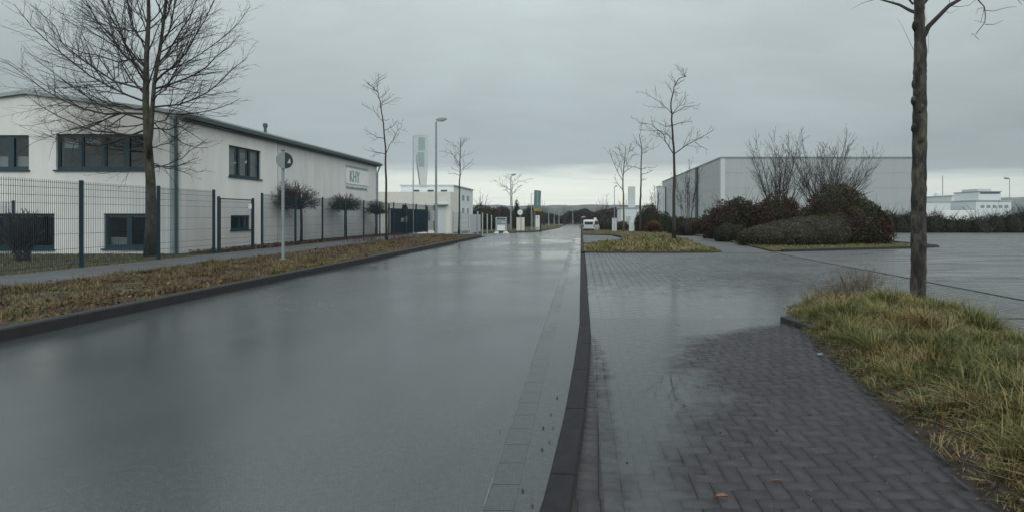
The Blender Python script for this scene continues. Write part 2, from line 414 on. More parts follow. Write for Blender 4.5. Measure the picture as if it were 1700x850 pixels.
# grass: bent blades
def blades(name, P, hmin, hmax, w, m, lean=.5, hfun=None, parent=None, label=None, tuss=0):
    n = len(P); h = rng.uniform(hmin, hmax, n)*rng.uniform(.6, 1.15, n)
    if hfun is not None: h = h*hfun
    a = rng.uniform(0, 2*math.pi, n)
    if tuss:      # blades fall outward from the heart of their own tussock
        ci = np.floor(P[:, :2]/tuss); hs = lambda k: np.modf(np.abs(np.sin(ci[:, 0]*12.9898+ci[:, 1]*78.233+k)*43758.5453))[0]
        cc_ = (ci+.5+.6*(np.stack([hs(1), hs(2)], 1)-.5))*tuss; dd = P[:, :2]-cc_; rr = np.hypot(*dd.T)
        a = np.arctan2(dd[:, 1], dd[:, 0])+rng.normal(0, .55, n); h = h*(1.25-.55*np.clip(rr/tuss, 0, 1))*(.7+.6*hs(3))
    d = np.c_[np.cos(a), np.sin(a), np.zeros(n)]; s_ = np.c_[-np.sin(a), np.cos(a), np.zeros(n)]
    ln = np.abs(rng.normal(0, lean, n))*(1 if not tuss else 1.0+.0*n)+(.35 if tuss else 0); ww = (w*rng.uniform(.6, 1.3, n))[:, None]
    V = np.zeros((n, 5, 3)); hh = h[:, None]; up = np.array([0, 0, 1.])
    l1 = (ln*.42)[:, None]; l2 = ln[:, None]; droop = np.clip(1-.35*l2, .25, 1)
    V[:, 0] = P-s_*ww/2; V[:, 1] = P+s_*ww/2
    mid = P+d*hh*l1+up*hh*.6*np.clip(droop+.15, 0, 1)
    V[:, 2] = mid+s_*ww*.4; V[:, 3] = mid-s_*ww*.4
    V[:, 4] = P+d*hh*l2+up*hh*droop
    b = np.arange(n)[:, None]*5
    q = b+np.array([0, 1, 2, 3]); tr = b+np.array([3, 2, 4])
    o = fastmesh(name, V.reshape(-1, 3), [q, tr], m, parent=parent)
    return tag(o, label, None, None, 'stuff') if not parent else o
def leaf_quads(C, size, up=None, tilt=1.0):
    n = len(C); a = rng.normal(size=(n, 3)); 
    if up is not None: a = a*tilt+up*1.0
    a /= np.linalg.norm(a, axis=1)[:, None]; b = rng.normal(size=(n, 3)); b -= (b*a).sum(1)[:, None]*a; b /= np.linalg.norm(b, axis=1)[:, None]
    c = np.cross(a, b); s_ = (size*rng.uniform(.6, 1.3, n))[:, None]
    V = np.stack([C-b*s_, C-c*s_*.5, C+b*s_, C+c*s_*.5], 1).reshape(-1, 3)
    return V, np.arange(n*4).reshape(-1, 4)
def litter(name, P, size, label, m='leaf_litter'):
    V, F = leaf_quads(P+np.array([0, 0, .012]), size, np.array([0, 0, 1.]), .35)
    return tag(fastmesh(name, V, [F], m), label, None, None, 'stuff')

# ------------------------------------------------------------------ SETTING: ground, road, kerbs
xs = np.r_[np.linspace(-1600, -80, 14), np.linspace(-70, 90, 33), np.linspace(110, 1600, 14)]
ys = np.r_[-60, np.arange(-40, 420, 8.), 500, 700, 1000, 1300, 1580]
gx, gy = np.meshgrid(xs, ys); V = np.stack([gx.ravel(), gy.ravel(), zpv(gy.ravel())-.06], 1)
nx = len(xs); I = np.arange(len(ys)-1)[:, None]*nx+np.arange(nx-1); I = I.ravel()
tag(fastmesh('ground', V, [np.stack([I, I+1, I+1+nx, I+nx], 1)], 'ground_far'), kind='structure')

sheet('road', [(-12, -6.95, -.5), (38, -6.95, -.5), (39.5, -8, -.5), (42, -60, -.5), (58, -60, -.5), (61, -11, -.5), (66, -7.6, -.5), (80, -6.2, -.5), (110, -4.7, -.5), (170, -5.2, -.5), (184, -9, 6), (188, -90, 90), (198, -90, 90)], 'asphalt')
sheet('gutter', [(-12, -.5, -.34), (120, -.5, -.34)], 'gutter_dry', .003)
KY = [-6, 0, 1.2, 2.6, 3.84, 5.27, 7, 12, 40, 110, 184]; KX = [-1.9, -.62, -.36, -.127, -.05, .003, .05, .05, .03, .0, 0]
kx = lambda y: float(np.interp(y, KY, KX))
# inner wet gutter row between the outer row and the kerb
rows = [(y, -.34, kx(y)-.075) for y in (1.9, 2.2, 2.6, 3.2, 3.84, 4.5, 5.27, 6, 7, 9, 12, 40, 110)]
rows = [(y, min(a, b-.03), b) for y, a, b in rows]
sheet('gutter_inner', rows, 'gutter_wet', .005)
# gutter joints as thin recessed lines of grit are left to the slabs; slabs:
mb = MB(); y = 1.6
while y < 34:
    for x0, x1 in ((-.497, -.343),):
        mb.box(x0, x1, y+.002, y+.248, -.01, .0055)
    y += .25
tag(mb.build('gutter_slab_row', 'gutter_dry'), kind='structure')
tag(MB().box(-.506, -.5, 1.2, 34, -.01, .0058).build('gutter_joint', 'far_grit'), kind='structure')
# kerb: bevelled stones 1 m long, laid flush, following the curve
def kerb_run(name, pts, w, z0, z1, m, bev=.012, gap=.006, step=1.0):
    P = [Vector((x, y, 0)) for x, y in pts]; d = [0]
    for i in range(1, len(P)): d.append(d[-1]+(P[i]-P[i-1]).length)
    def pos(s_):
        s_ = min(max(s_, 0), d[-1])
        for i in range(1, len(d)):
            if s_ <= d[i]+1e-9: u = (s_-d[i-1])/max(d[i]-d[i-1], 1e-9); return P[i-1].lerp(P[i], u)
    n = max(1, int(d[-1]/step)); mb = MB()
    for k in range(n):
        sub = 4; a = d[-1]*k/n+gap; b = d[-1]*(k+1)/n; vs = []; fs = []
        for j in range(sub+1):
            s_ = a+(b-a)*j/sub; p = pos(s_); q = pos(s_+.05)-pos(s_-.05); q.normalize(); nrm = Vector((q.y, -q.x, 0)); zz = zp(p.y)
            prof = [(-w/2, z0), (-w/2, z1-bev), (-w/2+bev, z1), (w/2-bev, z1), (w/2, z1-bev), (w/2, z0)]
            for o_, z in prof: vs.append((p.x+nrm.x*o_, p.y+nrm.y*o_, z+zz))
        m_ = 6
        for j in range(sub):
            for i in range(m_): fs.append((j*m_+i, (j+1)*m_+i, (j+1)*m_+(i+1) % m_, j*m_+(i+1) % m_))
        fs += [tuple(range(m_)), tuple(sub*m_+i for i in range(m_))[::-1]]
        mb.add(vs, fs)
    return tag(mb.build(name, m), kind='structure')
kerb_run('kerb_right', [(kx(y), y) for y in np.r_[np.arange(-2, 8, .25), 12, 20]], .15, -.1, .022, 'kerb_dark', gap=.012)
kerb_run('kerb_island', [(.05, 20.6), (.04, 27), (.04, 40), (.0, 110), (0, 180)], .14, -.1, .06, 'kerb_dark')
kerb_run('kerb_left', [(-7.0, -8), (-7.0, 35), (-7.2, 36.6), (-7.9, 37.7), (-9.2, 38.2), (-16, 38.4)], .17, -.2, .155, 'kerb_stone', .02)
kerb_run('kerb_far_left', [(-40, 58.5), (-12, 59.5), (-8.6, 62), (-7.4, 67), (-6.2, 80), (-4.8, 110), (-5.2, 168)], .16, -.2, .12, 'kerb_stone', .02)

# left verge, footpath, lawn
def strip(name, y0, y1, x0, x1, dz, m): return sheet(name, [(y0, x0, x1), (y1, x0, x1)], m, dz, thick=.1)
sheet('verge_soil', [(-8, -11.0, -7.08), (35, -11.0, -7.08), (36.6, -11, -7.4), (37.8, -11, -8.4)], 'soil', .12, thick=.18)
sheet('footpath', [(-8, -13.35, -11.0), (30, -13.35, -11.0), (38, -13.2, -11.0)], 'asphalt_path', .115, thick=.15)
sheet('planting_bed', [(-8, -19.2, -13.35), (50, -19.2, -13.35)], 'soil', .05, thick=.1)
sheet('lawn_soil', [(-8, -40, -13.6), (19.3, -40, -13.6)], 'soil', .06)
def zl(P, dz): return np.c_[P, zpv(P[:, 1])+dz]
# verge grass, denser near the camera
P = np.concatenate([sample([(-10.95, 2), (-7.15, 2), (-7.15, 16), (-10.95, 16)], 60000), sample([(-10.95, 14), (-7.15, 14), (-7.15, 36), (-8.4, 37.7), (-10.95, 37.8)], 40000)])
nz = np.sin(P[:, 0]*3.1+np.sin(P[:, 1]*1.3)*2)*np.sin(P[:, 1]*2.3+P[:, 0])
blades('verge_grass', zl(P, .105), .05, .15, .008, 'grass_verge', .6, 1+.5*nz, label='dull yellowish grass on the verge between road and footpath', tuss=.3)
P = sample([(-10.95, 2), (-7.15, 2), (-7.15, 36), (-10.95, 36)], 13000)
nz = np.sin(P[:, 0]*1.7+2)*np.sin(P[:, 1]*.9)+rng.normal(0, .4, len(P)); P = P[nz > -.1]
q_ = zl(P, .125); q_[:, 2] += rng.uniform(0, .06, len(q_)); litter('leaf_litter', q_, .035, 'brown fallen leaves lying in the verge beside the road')
P = sample([(-36, 8), (-13.75, 8), (-13.75, 19.2), (-36, 19.2)], 30000)
blades('lawn_grass', zl(P, .05), .04, .09, .02, 'grass_lawn', .6, label='short dull green lawn behind the green fence')
P = sample([(-15.1, 19.5), (-13.45, 19.5), (-13.45, 40), (-15.1, 40)], 9000)
q_ = zl(P, .06); q_[:, 2] += rng.uniform(0, .1, len(q_)); litter('bed_litter', q_, .05, 'brown leaves and clippings in the bed along the office wall')
# far left island
sheet('island_soil', [(60, -40, -12), (62.5, -40, -8.75), (67, -30, -7.5), (80, -28, -6.3), (110, -25, -4.9), (168, -25, -5.3)], 'soil', .09)
P = np.concatenate([sample([(-20, 61), (-9.5, 61.5), (-7.6, 67), (-6.4, 80), (-20, 80)], 14000), sample([(-16, 80), (-6.4, 80), (-5, 110), (-5.3, 165), (-14, 165)], 9000)])
blades('island_grass', zl(P, .08), .1, .3, .035, 'grass_dry', .6, label='dry grass on the far left island beside the lamp and cabinet')
sheet('far_footpath', [(64, -12.5, -10.6), (110, -8.6, -7.2), (168, -8.6, -7.2)], 'asphalt_path', .11)

# right side: herringbone pavement of 20 x 10 cm pavers
def pavers(name, rects, m, z=.004, gap=.0022):
    n = len(rects); A = np.array(rects); g = gap; dzr = rng.uniform(-.0006, .0006, n)
    x0, x1, y0, y1 = A[:, 0]+g, A[:, 1]-g, A[:, 2]+g, A[:, 3]-g; b = .003
    zt = np.full(n, z)+dzr; zb = zt-.014
    V = np.stack([np.stack([x0, y0, zb], 1), np.stack([x1, y0, zb], 1), np.stack([x1, y1, zb], 1), np.stack([x0, y1, zb], 1),
                  np.stack([x0+b, y0+b, zt], 1), np.stack([x1-b, y0+b, zt], 1), np.stack([x1-b, y1-b, zt], 1), np.stack([x0+b, y1-b, zt], 1)], 1).reshape(-1, 3)
    f = np.array([(4, 5, 6, 7), (0, 1, 5, 4), (1, 2, 6, 5), (2, 3, 7, 6), (3, 0, 4, 7)])
    F = (np.arange(n)[:, None, None]*8+f[None]).reshape(-1, 4)
    return tag(fastmesh(name, V, [F], m), kind='structure')
u = .1; w2 = .087; R_ = []
for i in range(-2, 64):
    for j in range(-34, 88):
        x, y = .22+i*u, .1+j*w2
        if (i+j) % 4 == 0: R_.append((x, x+2*u, y, y+w2))
        if (i+j) % 4 == 2: R_.append((x, x+u, y, y+2*w2))
R_ = [(max(r[0], .22), r[1], r[2], min(r[3], 7.49)) for r in R_ if r[2] > -2.4 and r[2] < 7.45 and (r[0] < 3.6) and r[1] > .25]
j = 0
yy = -2.
while yy < 7.3:                                   # two straight courses against the kerb
    xk = kx(yy+.05)+.083
    if xk < .2: 
        w_ = (.22-xk)/2 if (.22-xk) < .26 else .12; x = .22
        while x-w_ > xk-.005: R_.append((x-w_, x, yy, yy+.1)); x -= w_
    yy += .1
pavers('pavement', R_, 'paver_dark')
ground_poly('pavement_bed', [(-1.6, -2.4), (5.6, -2.4), (5.6, 7.5), (.15, 7.5), (.03, 4.5), (-.3, 1.6)], -.05, -.001, 'joint_sand')
R_ = []; i = 0; x = .14
while x < 7.7:
    y = 7.5-(.1 if i % 2 else 0)
    while y < 20.5:
        R_.append((x, x+.165, max(y, 7.5), min(y+.2, 20.55))); y += .2
    x += .165; i += 1
for yy in np.arange(-2.4, 7.4, .2):               # right of the grass bed
    for k in range(14): R_.append((5.35+k*.165, 5.515+k*.165, yy, yy+.2))
pavers('driveway', R_, 'paver_wet')
ground_poly('driveway_bed', [(.13, 7.5), (7.8, 7.5), (7.8, 20.6), (.13, 20.6)], -.05, -.0005, 'joint_sand')
ground_poly('driveway_bed_side', [(5.6, -2.4), (7.8, -2.4), (7.8, 7.5), (5.6, 7.5)], -.05, -.0005, 'joint_sand')
ground_poly('car_park', [(8.05, -8), (70, -8), (70, 44.2), (17, 44.2), (17, 24.2), (14.9, 23.4), (8.05, 21.2)], -.05, .002, 'lot')
tag(MB().box(7.83, 8.05, -8, 21.0, -.05, .012).build('drain_channel', 'trench'), kind='structure')
tag(MB().box(7.77, 7.83, -8, 21.0, -.05, -.004).build('drain_slot', 'dark'), kind='structure')
# water lying on the pavement
xs = np.arange(.12, 8, .06); ys = np.arange(.6, 13, .06); gx, gy = np.meshgrid(xs, ys)
def wetf(x, y):
    rb = np.interp(y, [0, 2.6, 3.2, 3.7, 4.15, 4.7, 5.3, 6.3, 7.0, 7.6, 13], [.50, .56, .58, .80, 1.15, 1.08, 1.0, 1.5, 2.7, 4, 9])
    lb = np.interp(y, [0, 2.6, 4, 5.3, 6.2, 6.8, 13], [.3, .27, .26, .30, .22, .05, 0])
    s1 = np.clip((rb-x)/(.5+.12*y)+.5, 0, 1); s2 = np.clip((x-lb)/.12+.5, 0, 1); f = np.clip((12.5-y)/5, .0, 1)
    return s1*(.48+.52*s2)*(.25+.75*f)
wv = wetf(gx, gy).ravel(); V = np.stack([gx.ravel(), gy.ravel(), np.full(gx.size, .0085)], 1)
nx = len(xs); I = (np.arange(len(ys)-1)[:, None]*nx+np.arange(nx-1)).ravel()
w = fastmesh('puddle_water', V, [np.stack([I, I+1, I+1+nx, I+nx], 1)], 'water'); tag(w, kind='structure')
a_ = w.data.attributes.new('wet', 'FLOAT', 'POINT'); a_.data.foreach_set('value', wv.astype(np.float32))
a_ = w.data.attributes.new('film', 'FLOAT', 'POINT'); a_.data.foreach_set('value', np.clip((gy.ravel()-4.6)/.6, 0, 1).astype(np.float32))

# ------------------------------------------------------------------ right grass bed near the camera
BED = [(1.95, -1), (2.02, 1.5), (2.12, 2.6), (2.36, 3.96), (2.62, 5.3), (2.95, 7.0), (3.15, 7.9), (3.7, 8.6), (4.6, 8.9), (5.5, 8.8), (5.75, 8.0), (5.5, 6.8), (5.15, 5.6), (5.05, 3), (5.05, -1)]
def bedz(P):
    d = edge_dist(P, BED); return .03+.20*(1-np.exp(-d/.55))+.02*np.sin(P[:, 0]*4)*np.sin(P[:, 1]*3)
gxx, gyy = np.meshgrid(np.arange(1.8, 5.9, .1), np.arange(-1.1, 9.1, .1)); Pq = np.c_[gxx.ravel(), gyy.ravel()]
ins = inpoly(Pq, BED); zz = np.where(ins, bedz(Pq), -.03)
nx = gxx.shape[1]; I = (np.arange(gxx.shape[0]-1)[:, None]*nx+np.arange(nx-1)).ravel()
Fq = np.stack([I, I+1, I+1+nx, I+nx], 1); Fq = Fq[ins[Fq].any(1)]
tag(fastmesh('grass_bed_soil', np.c_[Pq, zz], [Fq], 'soil', smooth=True), kind='structure')
P = sample(BED, 190000); P = P[P[:, 1] > 1.2]
d = edge_dist(P, BED); keep = (rng.uniform(size=len(P)) < np.clip(d/.12, .2, 1)); P = P[keep]; d = d[keep]
cl = .75+.35*np.sin(P[:, 0]*5.1+1.3*np.sin(P[:, 1]*3.7))*np.sin(P[:, 1]*4.3+P[:, 0]*2)
near = np.clip((P[:, 1]-1)/5, .35, 1)
cl = cl*(1+.5*np.sin(P[:, 0]*13+2*np.sin(P[:, 1]*9))*np.sin(P[:, 1]*12+P[:, 0]*5))
blades('bed_grass', np.c_[P, bedz(P)-.02], .09, .27, .0056, 'grass_long', .8, np.clip(d/.35, .5, 1)*np.clip(cl, .55, 1.5)*(.75+.25*near)*1.15,
       label='long green and straw grass in the bed right of the pavement', tuss=.24)
P = sample(BED, 9000); P = P[P[:, 1] > 1.2]; d = edge_dist(P, BED); P = P[(d < .35)]
litter('bed_edge_litter', np.c_[P, bedz(P)], .016, 'dark leaf litter along the edge of the long grass bed')
P = sample([(a-.12*(i < 7), b) for i, (a, b) in enumerate(BED)], 5000); e_ = edge_dist(P, BED); P = P[(e_ < .14) & (P[:, 1] > 1) & (P[:, 0] < 3.4)]
litter('soil_crumbs', np.c_[P, np.full(len(P), .004)], .008, 'crumbs of soil washed onto the pavers along the bed')
foliage('leaf_weed', [(0, (.025, .045, .012)), (.6, (.055, .085, .025)), (1, (.10, .12, .04))], .6)
Pc = sample([(a-.02, b) for a, b in BED], 420); e_ = edge_dist(Pc, BED); Pc = Pc[(e_ < .45) & (Pc[:, 0] < 4) & (Pc[:, 1] > 1.2)]
Q = np.concatenate([np.c_[c+rng.normal(0, .05, (34, 2)), np.zeros(34)] for c in Pc]); Q[:, 2] = bedz(Q[:, :2])*(inpoly(Q[:, :2], BED))+rng.uniform(.01, .07, len(Q))
V, F = leaf_quads(Q, .014, np.array([0, 0, 1.]), .6)
tag(fastmesh('low_weeds', V, [F], 'leaf_weed'), 'low dark green weeds creeping over the near edge of the grass bed', None, None, 'stuff')
Q = sample(BED, 5200); Q = Q[Q[:, 1] > 1.2]; Q = np.c_[Q, bedz(Q)+rng.uniform(.0, .10, len(Q))]; V, F = leaf_quads(Q, .016)
tag(fastmesh('bed_leaves', V, [F], 'leaf_litter'), 'brown leaves caught in the long grass of the bed', None, None, 'stuff')
# reddish dead weeds beside the tree
Pw = np.array([(4.35, 8.35), (4.5, 8.2), (4.7, 8.5), (4.15, 8.3), (4.6, 8.45), (4.3, 8.2), (4.75, 8.3), (4.05, 8.1), (3.75, 8.0), (3.5, 7.8)])
mbw = MB()
for bx, by in Pw:
    for k in range(24):
        a = random.uniform(0, 6.28); r = random.uniform(.05, .28); h = random.uniform(.18, .55)*(.6 if bx < 4.1 else 1)
        p0 = Vector((bx+random.uniform(-.06, .06), by+random.uniform(-.06, .06), .15)); p1 = p0+Vector((math.cos(a)*r*.5, math.sin(a)*r*.5, h*.6)); p2 = p0+Vector((math.cos(a)*r, math.sin(a)*r, h))
        mbw.tube([p0, p1, p2], [.0035, .0025, .001], 3, False)
        for _ in range(3):
            q = p1.lerp(p2, random.random()); mbw.tube([q, q+Vector((random.uniform(-.06, .06), random.uniform(-.06, .06), random.uniform(.0, .07)))], [.002, .001], 3, False)
tag(mbw.build('dead_weed', 'weed_stalk', origin=(4.5, 8.3, .15)), 'clump of reddish dead weed stalks left of the near tree', 'weed')
for px_, Yv, lab_ in ((612, 27.5, 'brown dead weed stalks in the left verge, left of the thin bare tree'), (668, 30, 'brown dead weed stalks in the left verge, right of the thin bare tree'), (1218, 0, '')):
    if not Yv: continue
    mbw = MB()
    for k in range(170):
        p0 = Vector((at(px_, Yv)+random.gauss(0, .45), Yv+random.gauss(0, .9), .08)); h = random.uniform(.15, .5); a = random.uniform(0, 6.28); q = p0+Vector((math.cos(a)*h*.3, math.sin(a)*h*.3, h))
        mbw.tube([p0, p0.lerp(q, .5), q], [.006, .005, .003], 3, False)
    tag(mbw.build('dead_weed', 'bark_red', origin=(at(px_, Yv), Yv, .08)), lab_, None, None, 'stuff')
# kerb stone end sticking out at the corner of the bed
k_ = MB().prism([(2.80, 7.22), (2.93, 7.28), (3.12, 6.5), (2.98, 6.44)], -.05, .085).build('kerb_stone', 'kerb_stone', origin=(2.95, 6.9, 0), bevel=.015)
tag(k_, 'dark kerb stone end at the near corner of the long grass bed', 'kerb stone')

# ------------------------------------------------------------------ right island, path, hedge verge
ISL = [(.13, 20.7), (5.2, 20.7), (5.75, 21.2), (6.1, 26), (6.6, 36), (6.9, 44), (.13, 44), (.13, 39.5), (2.2, 38.5), (2.7, 34), (2.4, 30), (1.6, 27.5), (.13, 27.2)]
def polysoil(name, poly, z, m):
    mb = MB(); mb.prism(poly, -.1, z); return tag(mb.build(name, m), kind='structure')
polysoil('right_island', ISL, .05, 'soil')
ground_poly('inlet_asphalt', [(.12, 27.1), (1.6, 27.4), (2.42, 30), (2.72, 34), (2.25, 38.6), (.12, 39.6)], -.05, .008, 'asphalt_path')
kerb_run('kerb_inlet', [(.9, 27.1), (1.7, 27.5), (2.45, 30), (2.75, 34), (2.25, 38.6), (.2, 39.6)], .16, -.1, .16, 'kerb_stone', .02)
kerb_run('kerb_island_front', [(.13, 20.62), (5.2, 20.62), (5.75, 21.1)], .1, -.1, .05, 'kerb_stone', .01)
sheet('side_path', [(20.6, 5.3, 7.8), (21.2, 5.85, 8.1), (26, 6.2, 8.3), (36, 6.7, 8.7), (60, 7.3, 9.3)], 'asphalt_path', .006)
HV = [(7.85, 20.95), (8.3, 21.25), (15.0, 23.4), (17, 24.3), (17, 44), (9, 44), (8.6, 36), (8.25, 26)]
polysoil('hedge_verge', HV, .06, 'soil')
kerb_run('kerb_hedge', [(8.3, 21.15), (14.9, 23.3), (16.2, 23.9), (17.05, 24.6), (17.1, 30)], .14, -.1, .11, 'kerb_stone', .015)
P = sample(ISL, 42000)
d = edge_dist(P, ISL); nz = .8+.4*np.sin(P[:, 0]*2.1+1)*np.sin(P[:, 1]*.9)
blades('island_dry_grass', zl(P, .04), .12, .36, .018, 'grass_dry', .7, np.clip(d/.5, .5, 1)*nz, label='dry straw grass on the island around the slender tree', tuss=.45)
P = sample(HV, 26000); P = P[(P[:, 1] < 27) | (P[:, 0] < 9.8)]
blades('hedge_verge_grass', zl(P, .05), .05, .13, .015, 'grass_fresh', .6, label='short yellow green grass in front of the clipped hedges')
sheet('right_far_verge', [(44, .13, 7.2), (60, .13, 7.3), (180, .13, 6)], 'soil', .07)
P = np.concatenate([sample([(.2, 44), (7.1, 44), (7.2, 66), (.2, 66)], 12000), sample([(.2, 66), (12, 66), (14, 175), (.2, 175)], 9000)])
blades('far_verge_grass', zl(P, .06), .1, .3, .035, 'grass_dry', .6, label='dry grass on the far right verge around the parked van')

# ------------------------------------------------------------------ small things on the paving
x, y, _ = G(1198, 829)
lf = MB(); vs = []
for i in range(9):
    u = i/8; w_ = .014*math.sin(math.pi*min(1, u*1.05))**.7+.0008
    for s_ in (-1, 0, 1): vs.append((x-.035+u*.07+.004*s_*u, y+s_*w_, .012+.010*abs(s_)+.006*math.sin(u*3)))
lf.add(vs, [(i*3+j, i*3+3+j, i*3+4+j, i*3+1+j) for i in range(8) for j in range(2)])
tag(lf.build('fallen_leaf', 'orange_leaf', origin=(x, y, .006)), 'curled orange fallen leaf on the pavers at the bottom edge', 'leaf')
x, y, _ = G(1290, 800)
tag(MB().tube([(x-.03, y, .012), (x, y+.004, .014), (x+.03, y+.002, .011)], [.002, .004, .002], 5).build('twig', 'leaf_orange', origin=(x, y, .006)), 'short pale brown twig right of the orange leaf', 'twig')
x, y, _ = G(1361, 591)
tag(MB().prism([(x-.03, y-.02), (x+.03, y-.01), (x+.025, y+.03), (x-.02, y+.02)], .01, .03).build('litter_scrap', 'lit_blue', origin=(x, y, .006), bevel=.005), 'small crumpled blue scrap at the edge of the grass bed', 'litter')
mb = MB()
spots = [(925, 662), (918, 712), (902, 712), (912, 735), (900, 748), (884, 842), (868, 817), (830, 716), (1041, 770), (1127, 541), (1141, 562), (915, 690), (1240, 735), (1253, 690), (1196, 720), (1290, 716), (1345, 690), (1400, 707)]
for px, py in spots:
    x, y, _ = G(px, py); r = random.uniform(.004, .010)
    mb.tube([(x-r, y, .010), (x, y+r*.3, .013), (x+r, y, .010)], [r*.5, r*.9, r*.4], 6)
tag(mb.build('debris', 'dark'), 'dark seeds and crumbs scattered on the gutter and pavers', None, None, 'stuff')
P = rng.uniform((.6, 2), (2.6, 6.5), (260, 2)); V, F = leaf_quads(np.c_[P, np.full(len(P), .008)], .003, np.array([0, 0, 1.]), .2)
tag(fastmesh('grit', V, [F], 'white_paint'), 'pale grit specks on the dark pavers', None, None, 'stuff')

# ------------------------------------------------------------------ TREES
def wander(p, d, L, n, wig, trop, out=None):
    pts = [Vector(p)]; d = Vector(d).normalized(); st = L/n
    for i in range(n):
        d = (d+Vector((random.gauss(0, wig), random.gauss(0, wig), random.gauss(0, wig)+trop))).normalized()
        pts.append(pts[-1]+d*st)
    return pts
def interp(pts, u):
    f = u*(len(pts)-1); i = min(int(f), len(pts)-2); return pts[i].lerp(pts[i+1], f-i), (pts[i+1]-pts[i]).normalized()
def rdir(d, ang):
    d = Vector(d); a = d.orthogonal().normalized(); b = d.cross(a).normalized(); th = random.uniform(0, 2*math.pi)
    s_ = a*math.cos(th)+b*math.sin(th); return (d*math.cos(ang)+s_*math.sin(ang)).normalized()
def ramify(mb, pts, r0, r1, level, cfg):
    n = len(pts); rad = [r0+(r1-r0)*i/(n-1) for i in range(n)]
    mb.tube(pts, rad, 6 if r0 > .03 else (4 if r0 > .01 else 3), False)
    if level >= cfg['levels']: return
    L = sum((pts[i+1]-pts[i]).length for i in range(n-1))
    k = max(1, int(L*cfg['dens'][level]*random.uniform(.8, 1.2)))
    for j in range(k):
        u = cfg.get('u0', .2)+(1-cfg.get('u0', .2))*(j+random.random())/k
        p, d = interp(pts, min(u, .99)); r = max(cfg['rmin'], (r0+(r1-r0)*u)*.55)
        l = L*cfg['ratio'][level]*(1.15-.75*u)*random.uniform(.6, 1.2)
        if l < .08: continue
        nd = rdir(d, cfg['ang'][level]*random.uniform(.75, 1.2))
        ramify(mb, wander(p, nd, l, max(2, min(5, int(l/.25)+1)), cfg['wig'], cfg['trop']), r, cfg['rmin']*.7, level+1, cfg)
def tree_obj(name, base, label, cat, group, trunk_mb, crown_mb, tm='bark_far', cm='bark_far'):
    e = empty(name, base, label, cat, group)
    trunk_mb.build('trunk', tm, e, base, smooth=True); crown_mb.build('crown', cm, e, base, smooth=True); return e
CFG_T = dict(levels=3, dens=[0, 2.6, 4.5], ratio=[0, .42, .45], ang=[0, R(42), R(45)], wig=.14, trop=.05, rmin=.006)

# skeleton given as pixel paths of the photograph at the tree's own distance, with depth added
def skel_tree(name, label, Y, stem, limbs, r_base, r_top, cfg, group=None, tm='bark_far', depth=.5, zoff=0, cm=None, cat='tree', seed=1):
    random.seed(seed)
    conv = lambda q, dy=0: Vector((at(q[0], Y)*(1+dy/Y), Y+dy, hz(q[1], Y)))
    pts = [conv(q) for q in stem]; base = (pts[0].x, Y, zp(Y)+zoff); pts[0].z = base[2]-.05
    # resample stem smoothly
    sm = []
    for i in range(len(pts)-1):
        for k in range(4): sm.append(pts[i].lerp(pts[i+1], k/4))
    sm.append(pts[-1])
    for i in range(2, len(sm)-1): sm[i] = sm[i]+Vector((random.gauss(0, .015), random.gauss(0, .02), 0))
    H = pts[-1].z-pts[0].z; rad = [r_top+(r_base-r_top)*max(0, 1-(p.z-pts[0].z)/H)**.8 for p in sm]; rad[0] *= 1.35
    t_ = MB().tube(sm, rad, 10); c_ = MB()
    for lb in limbs:
        n = len(lb); sg = random.choice((-1, 1)); L = [conv(q, sg*depth*i/(n-1)*random.uniform(.6, 1.3)) for i, q in enumerate(lb)]
        zz = min(range(len(sm)), key=lambda i: (sm[i]-L[0]).length); near = (sm[zz]-L[0]).length
        if near < .4: L[0] = sm[zz].copy(); r0 = rad[zz]*.5
        else: r0 = max(r_top, .02)
        L2 = []
        for i in range(n-1):
            for k in range(3): L2.append(L[i].lerp(L[i+1], k/3)+Vector((random.gauss(0, .012), random.gauss(0, .02), random.gauss(0, .012))) if (i or k) else L[0])
        L2.append(L[-1]); ramify(c_, L2, r0, cfg['rmin'], 1, cfg)
    # fine twigs along the upper stem
    for k in range(cfg.get('extra', 14)):
        u = random.uniform(.55, 1); p, d = interp(sm, u); l = random.uniform(.4, 1.3)*cfg.get('xl', 1)
        nd = rdir(Vector((0, 0, 1)), R(random.uniform(35, 70)))
        ramify(c_, wander(p, nd, l, 4, .12, .06), .014, cfg['rmin']*.7, 2, cfg)
    return tree_obj(name, base, label, cat, group, t_, c_, tm, cm or tm)
Z2 = lambda l, ox, oy, s: [(ox+a/s, oy+b/s) for a, b in l]
z2 = lambda l: Z2(l, 1000, 110, 2.93); z4 = lambda l: Z2(l, 560, 140, 3.27)
cfgS = dict(CFG_T, dens=[0, 3.2, 4.2], ratio=[0, .45, .5], rmin=.0075, extra=14)
AV = 'slender bare avenue trees along the road'
skel_tree('bare_tree', 'slender bare tree on the right grass island, tallest of the avenue trees', 30,
    z2([(348, 850), (350, 430), (338, 290), (333, 180), (350, 105), (372, 60), (410, 50)]),
    [z2(l) for l in ([(350, 430), (395, 400), (450, 372), (540, 335)], [(348, 425), (325, 395), (305, 350), (295, 318), (240, 275), (170, 260)], [(295, 318), (250, 318), (180, 325)],
     [(342, 345), (318, 330), (292, 318)], [(343, 300), (380, 287), (440, 280)], [(336, 238), (315, 210), (290, 190), (240, 172), (190, 155)], [(340, 240), (400, 210), (470, 205)],
     [(340, 222), (380, 195), (415, 170)], [(335, 120), (350, 112), (380, 105)], [(450, 372), (480, 385), (515, 400)], [(336, 300), (310, 305), (255, 290)])], .105, .02, cfgS, AV, depth=1.2, seed=11)
